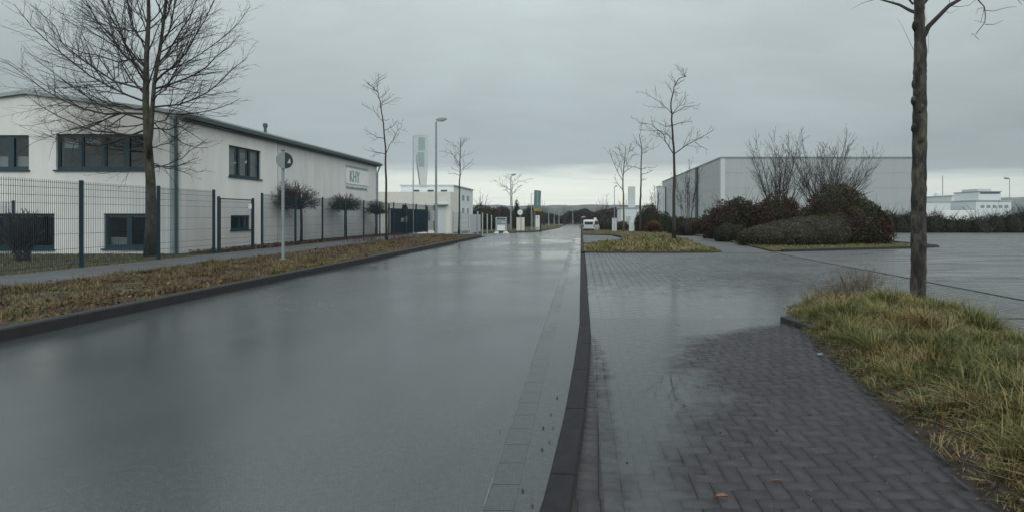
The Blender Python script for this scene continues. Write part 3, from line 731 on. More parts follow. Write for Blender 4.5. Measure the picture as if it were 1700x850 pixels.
skel_tree('bare_tree', 'thin bare tree standing in the left verge just past the office sign', 28.3,
    z4([(268, 850), (264, 560), (262, 380), (250, 210), (240, 140), (222, 50), (200, 25), (165, 0)]),
    [z4(l) for l in ([(262, 385), (230, 370), (150, 345)], [(264, 380), (285, 335), (300, 310), (325, 270), (352, 240)], [(250, 215), (225, 185), (200, 165), (130, 130)],
     [(252, 310), (215, 285), (190, 265), (140, 235)], [(250, 200), (268, 190), (285, 178)], [(232, 100), (210, 60), (190, 40)], [(252, 260), (300, 240), (330, 215)])], .075, .014, dict(cfgS, dens=[0, 3, 4], extra=14), AV, depth=.9, seed=4)
skel_tree('bare_tree', 'thin bare tree at the end of the left verge beyond the street lamp', 43.5,
    z4([(660, 850), (662, 600), (665, 500), (667, 400), (669, 290)]),
    [z4(l) for l in ([(665, 490), (682, 460), (705, 437), (740, 400)], [(664, 455), (645, 410), (620, 385), (565, 375)], [(666, 375), (650, 345), (580, 315)], [(668, 410), (695, 380), (735, 365)],
     [(664, 490), (640, 488), (600, 492)], [(668, 340), (690, 320), (720, 310)])], .085, .016, dict(cfgS, dens=[0, 2.8, 3.4], rmin=.009, extra=14), AV, depth=1.3, seed=8)
skel_tree('bare_tree', 'dark bare tree with a burl halfway up beside the round orange grass clump', 52,
    z2([(183, 800), (185, 650), (188, 555), (190, 450), (192, 400), (180, 330)]),
    [z2(l) for l in ([(187, 560), (200, 553), (212, 548)], [(189, 510), (215, 490), (255, 488)], [(189, 500), (165, 490), (130, 480)], [(190, 430), (210, 400), (225, 380)], [(188, 520), (225, 515), (250, 500)], [(190, 400), (160, 370), (150, 340)])], .12, .02, dict(cfgS, dens=[0, 1.4, 2], rmin=.014, extra=10, xl=1.5), AV, depth=1.5, seed=3)
skel_tree('bare_tree', 'pale bare tree with an open crown left of the burled one near the grey cabinet', 56,
    z2([(105, 800), (102, 620), (100, 560), (105, 480), (115, 380)]),
    [z2(l) for l in ([(100, 610), (75, 575), (55, 545)], [(100, 560), (75, 520), (45, 450), (35, 420)], [(102, 540), (85, 480), (70, 420)], [(104, 500), (125, 470), (150, 440)], [(104, 520), (140, 490), (165, 480)], [(108, 470), (128, 430), (140, 380)], [(106, 450), (90, 410), (80, 390)])], .12, .02, dict(cfgS, dens=[0, 1.8, 2], rmin=.014, extra=10, xl=1.4), AV, 'bark_green', depth=1.5, cm='bark_far', seed=6)
skel_tree('bare_tree', 'small bare tree directly behind the lamp on the far left island', 76,
    [(850, 386), (850, 340), (850, 318), (852, 300)],
    [[(850, 330), (843, 320), (835, 308)], [(850, 325), (857, 315), (866, 306)], [(850, 318), (840, 310), (820, 298)], [(851, 312), (860, 302), (880, 296)], [(851, 305), (846, 296), (842, 290)]], .1, .02, dict(cfgS, dens=[0, 1.8, 1.6], rmin=.016, extra=12, xl=1.7), AV, depth=1.8, seed=9)

# the big tree in the office garden
random.seed(21)
bx, by = -15.35, 18.2; base = (bx, by, .05)
cf = dict(levels=3, dens=[0, 4.6, 4.6], ratio=[0, .42, .46], ang=[0, R(33), R(36)], wig=.07, trop=.03, rmin=.0042, u0=.12)
stem = [Vector((at(px, by), by, hz(py, by))) for px, py in [(250, 424), (251, 360), (250, 300), (245, 230), (242, 170), (243, 100), (247, 30), (245, -60), (247, -150)]]
stem[0].z = 0
t_ = MB().tube(stem, [.215, .160, .142, .118, .098, .078, .058, .04, .02], 12)
lead2 = [Vector((at(px, by), by-.15, hz(py, by))) for px, py in [(252, 262), (257, 215), (259, 180), (262, 140), (272, 80), (280, 20), (284, -60), (290, -130)]]
t_.tube(lead2, [.075, .07, .064, .058, .05, .04, .03, .012], 8)
c_ = MB()
def limb(p, px, py, dy, r0, up=.0, bow=.12):
    e = Vector((at(px, by)*(1+dy/by), by+dy, hz(py, by))); mid = []
    n = 7; L = (e-p).length
    for i in range(n+1):
        u = i/n; q = p.lerp(e, u); q.z -= L*bow*math.sin(math.pi*u)*.9; 
        if i: q += Vector((random.gauss(0, .035), random.gauss(0, .04), random.gauss(0, .03)))
        mid.append(q)
    ramify(c_, mid, r0, .007, 1, cf)
on1 = lambda py: Vector((float(np.interp(py, [-150, -60, 30, 100, 170, 230, 300], [stem[i].x for i in (8, 7, 6, 5, 4, 3, 2)])), by, hz(py, by)))
on2 = lambda py: Vector((float(np.interp(py, [-130, -60, 20, 80, 140, 180, 215], [lead2[i].x for i in (7, 6, 5, 4, 3, 2, 1)])), by-.15, hz(py, by)))
spec = [(1, 225, 40, 165, -.5, .05), (1, 190, 12, 90, .8, .055), (1, 215, 70, 214, 1., .04), (1, 200, 60, 120, -1.6, .045), (1, 170, 22, 20, -.6, .05), (1, 150, 60, -10, 1.2, .05), (1, 130, 100, -60, -1., .05),
        (1, 115, 130, -120, .8, .04), (1, 90, 170, -150, -.6, .035), (1, 60, 205, -150, .4, .03), (1, 160, 160, -60, 2.0, .04), (1, 140, 150, -40, -2.2, .04),
        (2, 200, 345, 250, -.6, .03), (2, 215, 340, 190, -.4, .035), (2, 185, 400, 160, .4, .035), (2, 180, 410, 110, -1.0, .04), (2, 150, 400, 45, .8, .045), (2, 140, 380, -20, -.8, .045), (2, 110, 350, -80, 1.0, .04),
        (2, 80, 330, -130, -.5, .035), (2, 40, 310, -150, .4, .03), (2, 160, 330, 30, 1.9, .035), (2, 170, 330, 60, -2.0, .035),
        (1, 270, 330, 265, -.7, .028), (1, 280, 345, 225, .9, .025), (1, 265, 345, 280, 1.0, .022), (1, 240, 150, 262, -.9, .02), (1, 265, 160, 285, .3, .012),
        (1, 205, 110, 185, .2, .03), (1, 180, 95, 130, -.4, .035), (1, 100, 60, 40, .2, .035), (2, 120, 420, 10, .1, .03), (1, 50, 130, -20, 1.2, .03), (1, 130, 235, 60, 1.9, .03), (1, 150, 280, 40, -2.2, .03),
        (1, 245, 330, 200, -1.2, .025), (2, 200, 300, 160, 1.8, .02), (2, 210, 330, 140, -1.2, .025)]
for w_, py0, px, py, dy, r in spec:
    limb((on1 if w_ == 1 else on2)(py0), px, py, dy, r*.85)
for k in range(26):
    py0 = random.uniform(-120, 160); f = random.choice((on1, on2)); p = f(py0); a = random.uniform(0, 6.28)
    l = random.uniform(1.2, 2.6); ramify(c_, wander(p, (math.cos(a)*.7, math.sin(a)*.7, .8), l, 6, .07, .04), .025, .006, 1, cf)
tree_obj('bare_tree', base, 'large bare twin-stemmed tree on the lawn in front of the office gable', 'tree', None, t_, c_, 'bark', 'bark_far')

# near right tree
random.seed(5)
Y = 8.0; bx = at(1523, Y); base = (bx, Y, .2)
pts = []; rad = []
path = [(1523, 540, .142), (1523, 510, .128), (1525, 440, .122), (1525, 350, .120), (1526, 280, .116), (1527, 200, .112), (1527, 130, .106), (1528, 90, .100), (1527, 50, .086), (1526, 10, .080), (1524, -60, .074), (1528, -140, .062), (1524, -240, .045), (1530, -340, .02)]
for i in range(len(path)-1):
    for k in range(8):
        u = k/8; px = path[i][0]*(1-u)+path[i+1][0]*u; py = path[i][1]*(1-u)+path[i+1][1]*u; r = path[i][2]*(1-u)+path[i+1][2]*u
        r *= .88*random.uniform(.95, 1.05)
        pts.append(Vector((at(px, Y)+random.gauss(0, .002), Y, hz(py, Y)))); rad.append(r)
t_ = MB().tube(pts, rad, 16)
# knots and stubs on the trunk
for px, py, s_, L, r in [(1541, 100, 1, .10, .035), (1516, 138, -1, .06, .03), (1516, 165, -1, .06, .04), (1540, 165, 1, .05, .035), (1513, 40, -1, .03, .03), (1514, 210, -1, .04, .04), (1543, 300, 1, .02, .03), (1508, 360, -1, .03, .035), (1520, 180, 0, .05, .035), (1525, 230, 0, .04, .04), (1540, 60, 1, .05, .04)]:
    x_ = bx+s_*.08; z_ = hz(py, Y); yb = Y-(.10 if s_ == 0 else .03)
    x_ -= s_*.03
    t_.tube([(x_-s_*.03, yb+.04, z_-.12), (x_, yb+.03, z_-.05), (x_+s_*L*.35, yb+.01-.02*(s_ == 0), z_-.01), (x_+s_*L*.5, yb-.02*(s_ == 0), z_+.025), (x_+s_*L*.3, yb, z_+.04)], [r*.7, r*1.15, r, r*.6, r*.2], 9)
c_ = MB(); cfn = dict(levels=3, dens=[0, 2.2, 4], ratio=[0, .40, .5], ang=[0, R(50), R(50)], wig=.16, trop=-.01, rmin=.0035, u0=.35)
def pxl(l, dys): return [Vector((at(a, Y)*(1+d_/Y), Y+d_, hz(b, Y))) for (a, b), d_ in zip(l, dys)]
L = pxl([(1534, 60), (1541, 46), (1558, 30), (1575, 14), (1592, 5), (1612, -6), (1650, -30), (1700, -60)], [0, -.02, -.05, -.08, -.1, -.12, -.2, -.3])
ramify(c_, L, .045, .014, 3, cfn)
for l, r in (([(1612, -6), (1622, 4), (1634, 18), (1636, 32), (1635, 45), (1620, 65)], .011), ([(1635, 22), (1650, 24), (1668, 20), (1680, 19)], .006), ([(1635, 45), (1650, 46), (1666, 40)], .006), ([(1620, 65), (1614, 60), (1612, 66)], .004), ([(1620, 65), (1626, 72)], .004),
             ([(1575, 14), (1590, 17), (1608, 16), (1622, 6)], .006), ([(1570, 24), (1578, 28), (1590, 22)], .004), ([(1634, 18), (1624, 20), (1620, 30)], .005), ([(1650, -30), (1670, -10), (1690, 5), (1706, 2), (1725, 14)], .01), ([(1690, 5), (1697, 14)], .005),
             ([(1516, 12), (1508, 4), (1498, -12), (1480, -40), (1455, -70)], .02), ([(1517, 88), (1506, 66), (1498, 50), (1490, 38)], .0035), ([(1541, 92), (1542, 60), (1538, 40), (1536, 15)], .0025), ([(1577, 16), (1576, 4), (1586, -10)], .005)):
    q = pxl(l, [-.1-.02*i for i in range(len(l))]); ramify(c_, q, r, r*.4, 3 if r < .006 else 2, cfn)
for k in range(16):
    u = random.uniform(.66, .97); p, d = interp(pts, u); a = random.uniform(0, 6.28)
    ramify(c_, wander(p, (math.cos(a), math.sin(a), .65), random.uniform(1., 2.2), 6, .1, .05), .028, .005, 1, dict(cfn, trop=.04, dens=[0, 2.6, 4]))
tree_obj('bare_tree', base, 'near tree with knobbly dark trunk rising out of the long grass at the right', 'tree', None, t_, c_, 'bark_near', 'bark_far')

# clipped umbrella trees behind the fence
def umbrella_tree(px, pyb, cx0, cx1, cy0, cy1, label, seed):
    random.seed(seed); X = -14.35; Yt = 850*14.35/(965-px); zb = .05
    w = (cx1-cx0)*Yt/850/2; z0, z1 = hz(cy1, Yt), hz(cy0, Yt); cx = at((cx0+cx1)/2, Yt)
    t_ = MB().tube([(X, Yt, zb), (X+.02, Yt, (zb+z0)/2), (X, Yt, z0+.25)], [.08, .06, .055], 8); c_ = MB()
    for k in range(120):
        a = random.uniform(0, 6.28); ph_ = math.acos(random.uniform(.0, 1)); d = Vector((math.cos(a)*math.sin(ph_), math.sin(a)*math.sin(ph_), math.cos(ph_)))
        e_ = Vector((cx+d.x*w, Yt+d.y*w, z0+.12*(z1-z0)+d.z*(z1-z0)*.8)); p = Vector((X, Yt, z0+random.uniform(.05, .35))); n_ = 7
        pts_ = [p.lerp(e_, i_/n_)+Vector((random.gauss(0, .03), random.gauss(0, .03), random.gauss(0, .03)))*(i_ > 0) for i_ in range(n_+1)]
        ramify(c_, pts_, .013, .006, 1, dict(levels=3, dens=[0, 9, 9], ratio=[0, .36, .5], ang=[0, R(50), R(50)], wig=.2, trop=.0, rmin=.0055, u0=.35))
    return tree_obj('umbrella_tree', (X, Yt, zb), label, 'tree', 'clipped umbrella trees along the office wall', t_, c_, 'bark_far', 'bark_far')
umbrella_tree(500, 405, 440, 530, 298, 350, 'clipped flat-topped tree behind the round road sign, largest of the umbrella trees', 1)
umbrella_tree(574, 398, 543, 603, 318, 352, 'smaller clipped flat-topped tree below the wall sign', 2)
umbrella_tree(624, 394, 605, 645, 330, 358, 'clipped flat-topped tree at the far corner of the office, behind the fence', 3)

# vase shaped bare shrubs and multi-stem trees
def vase(px, Y, top, half, n, label, seed, name='bare_shrub', cat='shrub', lev=3, r=.03, m='bark_far', group=None, spread=1.0, dens=(0, 1.6, 2.2), zb=None, rm=.010):
    random.seed(seed); x = at(px, Y); z0 = zp(Y) if zb is None else zb; H = hz(top, Y)-z0; w = half*Y/850
    t_ = MB(); c_ = MB()
    for k in range(n):
        a = 2*math.pi*k/n+random.uniform(-.4, .4); sp = random.uniform(.15, 1.)*spread; e = Vector((x+math.cos(a)*w*sp, Y+math.sin(a)*w*sp, z0+H*random.uniform(.72, 1.0)*(1.08-.3*sp)))
        p = Vector((x+math.cos(a)*.12, Y+math.sin(a)*.12, z0-.05)); pts_ = []
        for i in range(9):
            u = i/8; q = p.lerp(e, u); q.x = p.x+(e.x-p.x)*u**1.3; q.y = p.y+(e.y-p.y)*u**1.3; q += Vector((random.gauss(0, .03), random.gauss(0, .03), 0)); pts_.append(q)
        t_.tube(pts_[:3], [r, r*.85, r*.7], 6)
        ramify(c_, pts_[2:], r*.7, rm*.8, 1, dict(levels=lev, dens=dens, ratio=[0, .35, .42], ang=[0, R(30), R(35)], wig=.09, trop=.07, rmin=rm, u0=.15))
    return tree_obj(name, (x, Y, z0), label, cat, group, t_, c_, m, m)
BT = 'bare multi-stemmed trees rising behind the hedges'
vase(1292, 35, 205, 66, 15, 'bare multi-stemmed tree behind the hedges, left of the two', 31, 'bare_multi_stem_tree', 'tree', r=.045, group=BT, dens=(0, 4.2, 4.2), rm=.0072)
vase(1372, 34, 210, 100, 22, 'wider bare multi-stemmed tree behind the tallest dome hedge, right of the two', 32, 'bare_multi_stem_tree', 'tree', r=.045, group=BT, dens=(0, 4.4, 4.4), rm=.0072)
vase(1142, 40, 262, 30, 9, 'tall narrow bare shrub between the slender tree and the grey hall', 33, r=.03, group=None, rm=.009, dens=(0, 3, 3.5))
vase(1195, 40, 318, 25, 8, 'low bare shrub in front of the grey hall wall, left of the hedges', 34, r=.025, dens=(0, 4, 4))
vase(1680-40, 43, 330, 40, 9, 'tangled bare shrub in front of the boundary hedge at the far right', 36, r=.02, dens=(0, 2, 2))

FT = 'far bare trees on both sides of the road end'
for i_, (px_, Y_, top_, half_, lab_) in enumerate(((903, 150, 330, 16, 'far bare tree just right of the green flag'), (938, 185, 336, 14, 'far bare tree between the lamps near the road end'), (1003, 110, 322, 18, 'far bare tree behind the parked van'), (1040, 120, 318, 20, 'far bare tree behind the low white building'), (800, 100, 316, 20, 'far bare tree above the red shrubbery on the left'), (1088, 70, 300, 18, 'bare tree behind the reddish shrub beside the orange tuft'))):
    vase(px_, Y_, top_, half_, 9, lab_, 60+i_, 'bare_tree', 'tree', r=.06, group=FT, dens=(0, 1.5, 1.3), rm=.016)
# leafy shrubs -----------------------------------------------------------
def shrub(name, blobs, n, size, m, label, cat='shrub', group=None, rough=.25, stems=0, core='leaf_dark', clip=False, seedn=0):
    """blobs: list of (cx,cy,cz,rx,ry,rz); leaves through the outer volume of every blob, dark twiggy heart"""
    r_ = np.random.default_rng(seedn+100); vol = np.array([b[3]*b[4]+b[3]*b[5]+b[4]*b[5] for b in blobs]); vol = vol/vol.sum()
    Cs = []; Ns = []
    ph = r_.uniform(0, 6, 6)
    for b, v in zip(blobs, vol):
        k = int(n*v); d = r_.normal(size=(k, 3)); d /= np.linalg.norm(d, axis=1)[:, None]
        lump = 1+rough*.55*(np.sin(d[:, 0]*5+ph[0]+b[0])*np.sin(d[:, 1]*5+ph[1])+.7*np.sin(d[:, 2]*7+ph[2]+b[1])*np.sin(d[:, 0]*9+ph[3]))*.5
        rr = (1-np.abs(r_.normal(0, .10 if not clip else .025, k)))*lump
        if not clip: rr += (r_.uniform(size=k) < .06)*r_.uniform(0, .12, k)
        P_ = np.array(b[:3])+d*np.array(b[3:])*rr[:, None]
        Cs.append(P_); Ns.append(d)
    C = np.concatenate(Cs); Nn = np.concatenate(Ns)
    # drop leaves deep inside another blob, and underground
    g0 = min(zp(b[1]) for b in blobs); keep = C[:, 2] > g0+.03
    for b in blobs:
        q = ((C-np.array(b[:3]))/np.array(b[3:])); keep &= (q**2).sum(1) > .62**2
    C = C[keep]; Nn = Nn[keep]; nC = len(C)
    a = r_.normal(size=(nC, 3))*1.0+Nn*(.7 if not clip else 1.2); a /= np.linalg.norm(a, axis=1)[:, None]
    b_ = r_.normal(size=(nC, 3)); b_ -= (b_*a).sum(1)[:, None]*a; b_ /= np.linalg.norm(b_, axis=1)[:, None]; c_ = np.cross(a, b_); s_ = (size*r_.uniform(.6, 1.3, nC))[:, None]
    V = np.stack([C-b_*s_, C-c_*s_*.55, C+b_*s_, C+c_*s_*.55], 1).reshape(-1, 3); F = np.arange(nC*4).reshape(-1, 4)
    cx = float(np.mean([b[0] for b in blobs])); cy = float(np.mean([b[1] for b in blobs])); base = (cx, cy, zp(cy))
    e = empty(name, base, label, cat, group)
    fastmesh('foliage', V, [F], m, parent=e, origin=base)
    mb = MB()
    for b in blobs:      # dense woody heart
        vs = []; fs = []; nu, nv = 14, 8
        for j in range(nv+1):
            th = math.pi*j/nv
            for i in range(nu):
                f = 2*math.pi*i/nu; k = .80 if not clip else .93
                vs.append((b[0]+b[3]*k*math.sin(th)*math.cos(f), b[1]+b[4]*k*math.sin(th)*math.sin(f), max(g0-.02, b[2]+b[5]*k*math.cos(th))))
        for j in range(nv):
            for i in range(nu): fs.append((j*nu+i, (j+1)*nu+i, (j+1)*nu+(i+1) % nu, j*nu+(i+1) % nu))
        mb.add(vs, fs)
    for k in range(stems):
        a_ = r_.uniform(0, 6.28); b = blobs[int(r_.integers(len(blobs)))]
        p = Vector((b[0], b[1], b[2])); d = Vector((math.cos(a_)*.8*b[3], math.sin(a_)*.8*b[4], b[5]*r_.uniform(.5, 1.25)))
        mb.tube([p, p+d*.6, p+d*r_.uniform(1.0, 1.35)], [.02, .012, .004], 4, False)
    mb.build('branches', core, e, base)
    return e
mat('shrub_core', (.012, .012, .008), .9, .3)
def bl(px, Y, top, halfpx, bot=None, ry=None):
    """blob from its picture extent at its own distance"""
    x = at(px, Y); rx = halfpx*Y/850; zt = hz(top, Y); zb = zp(Y) if bot is None else hz(bot, Y)
    return (x, Y, (zt+zb)/2 if bot else zb+.35*(zt-zb), rx, ry or rx*.9, (zt-zb)/2 if bot else (zt-zb)*.65)
HG = 'hedges and shrubs massed in front of the grey hall'
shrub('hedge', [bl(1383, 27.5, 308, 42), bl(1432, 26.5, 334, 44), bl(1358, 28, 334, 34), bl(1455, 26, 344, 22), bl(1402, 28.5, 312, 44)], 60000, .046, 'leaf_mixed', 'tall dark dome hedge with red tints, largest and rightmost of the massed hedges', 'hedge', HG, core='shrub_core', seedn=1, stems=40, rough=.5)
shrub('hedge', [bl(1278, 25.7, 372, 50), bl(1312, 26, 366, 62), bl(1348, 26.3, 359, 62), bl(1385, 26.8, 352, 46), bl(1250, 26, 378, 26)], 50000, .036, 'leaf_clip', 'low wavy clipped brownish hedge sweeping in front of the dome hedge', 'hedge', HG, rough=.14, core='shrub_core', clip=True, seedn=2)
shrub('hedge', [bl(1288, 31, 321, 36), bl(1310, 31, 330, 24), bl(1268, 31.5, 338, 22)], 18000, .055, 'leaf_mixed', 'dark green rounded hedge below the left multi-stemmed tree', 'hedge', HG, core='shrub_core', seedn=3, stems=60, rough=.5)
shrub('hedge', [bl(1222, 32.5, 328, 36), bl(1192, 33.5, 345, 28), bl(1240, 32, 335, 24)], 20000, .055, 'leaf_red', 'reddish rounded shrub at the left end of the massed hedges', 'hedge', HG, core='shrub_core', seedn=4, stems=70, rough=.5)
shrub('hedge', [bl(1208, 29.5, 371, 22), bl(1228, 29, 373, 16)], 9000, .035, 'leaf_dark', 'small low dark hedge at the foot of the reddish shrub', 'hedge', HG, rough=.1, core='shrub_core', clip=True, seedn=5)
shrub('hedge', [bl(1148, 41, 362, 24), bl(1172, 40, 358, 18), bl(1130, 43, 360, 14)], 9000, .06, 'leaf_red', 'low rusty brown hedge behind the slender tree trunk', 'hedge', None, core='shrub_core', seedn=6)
vase(38, 16.3, 346, 34, 46, 'dark vase-shaped shrub on the lawn behind the first fence panel', 37, 'garden_shrub', 'shrub', r=.014, dens=(0, 14, 9), rm=.007, lev=3, m='bark_far')
# round tuft of orange ornamental grass
Yo = 47; xo = at(1085, Yo); k = 2600
a = rng.uniform(0, 6.28, k); el = np.abs(rng.normal(0, .9, k)); P = np.c_[xo+rng.normal(0, .12, k), Yo+rng.normal(0, .12, k), np.full(k, zp(Yo))]
V = np.zeros((k, 5, 3)); d = np.c_[np.cos(a), np.sin(a), np.zeros(k)]; s_ = np.c_[-np.sin(a), np.cos(a), np.zeros(k)]*.012
up = np.array([0, 0, 1.])
th = np.radians(rng.uniform(0, 100, k))[:, None]; rs = rng.uniform(.8, 1.08, k)[:, None]; tip = P+d*np.sin(th)*.95*rs+up*(.45+.85*np.cos(th)*rs)
V[:, 0] = P-s_; V[:, 1] = P+s_; mid = P+(tip-P)*.5+up*.22; V[:, 2] = mid+s_; V[:, 3] = mid-s_; V[:, 4] = tip
b5 = np.arange(k)[:, None]*5
og = fastmesh('ornamental_grass', V.reshape(-1, 3), [b5+np.array([0, 1, 2, 3]), b5+np.array([3, 2, 4])], 'leaf_orange', origin=(xo, Yo, zp(Yo)))
tag(og, 'round orange tuft of ornamental grass right of the burled tree', 'grass tuft')
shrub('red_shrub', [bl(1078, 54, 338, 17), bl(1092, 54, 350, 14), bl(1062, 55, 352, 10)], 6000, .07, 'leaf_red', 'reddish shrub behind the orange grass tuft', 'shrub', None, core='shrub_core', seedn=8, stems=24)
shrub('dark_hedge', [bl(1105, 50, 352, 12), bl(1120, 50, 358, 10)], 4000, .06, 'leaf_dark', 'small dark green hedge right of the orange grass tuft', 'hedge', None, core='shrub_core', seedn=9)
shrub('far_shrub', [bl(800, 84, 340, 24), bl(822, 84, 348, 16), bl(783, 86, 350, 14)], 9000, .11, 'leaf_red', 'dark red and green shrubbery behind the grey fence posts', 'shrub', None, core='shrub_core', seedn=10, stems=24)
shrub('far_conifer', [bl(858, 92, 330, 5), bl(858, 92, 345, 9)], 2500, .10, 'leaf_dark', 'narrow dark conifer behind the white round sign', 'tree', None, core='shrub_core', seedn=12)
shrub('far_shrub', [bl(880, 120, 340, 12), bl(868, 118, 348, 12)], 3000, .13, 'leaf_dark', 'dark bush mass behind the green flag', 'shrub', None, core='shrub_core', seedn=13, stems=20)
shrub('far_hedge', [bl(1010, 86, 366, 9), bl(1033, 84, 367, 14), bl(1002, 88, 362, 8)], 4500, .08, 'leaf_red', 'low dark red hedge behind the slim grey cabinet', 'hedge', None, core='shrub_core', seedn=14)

# boundary hedge of the car park: loose dark shrubs, one after another
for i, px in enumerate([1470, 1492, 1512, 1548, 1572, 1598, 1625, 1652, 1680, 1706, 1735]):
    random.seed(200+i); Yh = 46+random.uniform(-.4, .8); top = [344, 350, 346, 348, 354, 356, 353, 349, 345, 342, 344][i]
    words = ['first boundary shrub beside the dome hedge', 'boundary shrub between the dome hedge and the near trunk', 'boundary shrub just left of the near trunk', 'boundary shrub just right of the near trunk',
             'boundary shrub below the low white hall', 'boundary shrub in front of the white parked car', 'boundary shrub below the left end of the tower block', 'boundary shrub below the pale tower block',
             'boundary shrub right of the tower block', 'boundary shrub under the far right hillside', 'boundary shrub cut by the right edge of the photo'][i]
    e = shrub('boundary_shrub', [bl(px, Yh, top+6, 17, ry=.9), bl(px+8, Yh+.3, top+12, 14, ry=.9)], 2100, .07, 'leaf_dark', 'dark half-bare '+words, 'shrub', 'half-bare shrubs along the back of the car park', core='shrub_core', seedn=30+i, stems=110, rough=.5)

# ------------------------------------------------------------------ OFFICE BUILDING
YG, XC, YE = 19.5, -15.25, 38.2; XL = -26.95; EZ = 5.32; RX, RZ = -21.1, 6.1
org = (XC, YG, 0)
off = empty('office_building', org, 'white rendered two-storey office with teal windows behind the green fence', 'building')
def wallx(mb, a0, a1, z0, z1, holes, fn):
    """rectangular wall with rectangular holes; fn(mb, u0,u1,z0,z1) adds a solid block"""
    us = sorted({a0, a1, *[h[0] for h in holes], *[h[1] for h in holes]}); zs = sorted({z0, z1, *[h[2] for h in holes], *[h[3] for h in holes]})
    for i in range(len(us)-1):
        run = None
        for j in range(len(zs)-1):
            uc, zc_ = (us[i]+us[i+1])/2, (zs[j]+zs[j+1])/2
            solid = not any(h[0] < uc < h[1] and h[2] < zc_ < h[3] for h in holes)
            if solid:
                if run is None: run = [zs[j], zs[j+1]]
                else: run[1] = zs[j+1]
            if (not solid or j == len(zs)-2) and run: fn(mb, us[i], us[i+1], *run); run = None
gx_ = lambda px: at(px, YG); gz_ = lambda py: hz(py, YG)
gh = [(gx_(-115), gx_(48), gz_(283), gz_(225)), (gx_(93), gx_(246), gz_(283), gz_(223)), (gx_(-115), gx_(90), gz_(414), gz_(355)), (gx_(172), gx_(252), gz_(413), gz_(355))]
mb = MB(); TH = .3
wallx(mb, XL, XC, -.1, EZ, gh, lambda m_, a, b, c, d_: m_.box(a, b, YG, YG+TH, c, d_))
mb.prism([(XL, EZ), (XC, EZ), (RX, RZ)], YG, YG+TH, 'y')
w1 = mb.build('gable_wall', 'render_white', off, org)
sy = lambda px: 850*(-XC)/(965-px)
sh = [(sy(380), sy(433), hz(293, sy(380)), hz(241, sy(380))), (sy(383), sy(415), .86, 1.5)]
mb = MB(); YM = sy(461)
wallx(mb, YG+TH, YM, -.1, EZ, sh, lambda m_, a, b, c, d_: m_.box(XC-TH, XC, a, b, c, d_))
mb.build('side_wall', 'render_white', off, org)
MB().box(XC-TH, XC-.006, YM, YE, -.1, EZ).build('rear_side_wall', 'render_grey', off, org)
MB().box(XC-.03, XC+.012, YM-.02, YM+.02, .0, EZ).build('wall_joint', 'panel_grey', off, org)
MB().box(XL, XC-TH, YE-TH, YE, -.1, EZ).box(XL, XL+TH, YG+TH, YE-TH, -.1, EZ).build('back_wall', 'render_grey', off, org)
MB().box(XL+TH, XC-TH, YG+TH, YE-TH, 2.55, 2.75).build('floor_slab', 'render_grey', off, org)
# plinth along the gable
# roof
mb = MB(); ov = .22
def slope(x0, z0, x1, z1, t_=.14): mb.prism([(x0, z0), (x1, z1), (x1, z1+t_), (x0, z0+t_)], YG-.12, YE+.15, 'y')
sl_ = (RZ-EZ)/(XC-RX); slope(RX, RZ+.01, XC+ov, EZ-sl_*ov+.01); sl2 = (RZ-EZ)/(RX-XL); slope(XL-ov, EZ-sl2*ov+.01, RX, RZ+.01)
rf = mb.build('roof', 'roof_sheet', off, org)
mb = MB().box(XC+ov-.0, XC+ov+.13, YG-.15, YE+.2, EZ-.13, EZ+.02); mb.build('gutter', 'gutter_dark', rf, org)
MB().box(XC+.001, XC+ov-.001, YG-.1, YE+.1, EZ-.2, EZ-.035).build('soffit', 'gutter_dark', rf, org)
cx_, cy_ = -17.9, 29
mb = MB().tube([(cx_, cy_, 5.5), (cx_, cy_, 6.45)], .075, 10).tube([(cx_, cy_, 6.45), (cx_, cy_, 6.5), (cx_, cy_, 6.68), (cx_, cy_, 6.72)], [.075, .12, .12, .03], 10)
mb.build('chimney', 'gutter_dark', rf, org)
# corner panel and downpipes
MB().box(at(283, YG), at(297, YG), YG-.045, YG-.002, .0, EZ-.02).build('corner_panel', 'teal_panel', off, org)
MB().tube([(XC-.13, YG-.06, EZ-.05), (XC-.15, YG-.09, EZ-.3), (XC-.12, YG-.09, EZ-.5), (XC-.12, YG-.09, 0)], .05, 10).build('downpipe', 'gutter_dark', off, org)
MB().tube([(XC+.28, YE-.1, EZ-.1), (XC+.26, YE-.1, EZ-.25), (XC+.09, YE-.1, EZ-.65), (XC+.08, YE-.1, -.1)], .055, 10).build('downpipe', 'ink_grey', off, org)
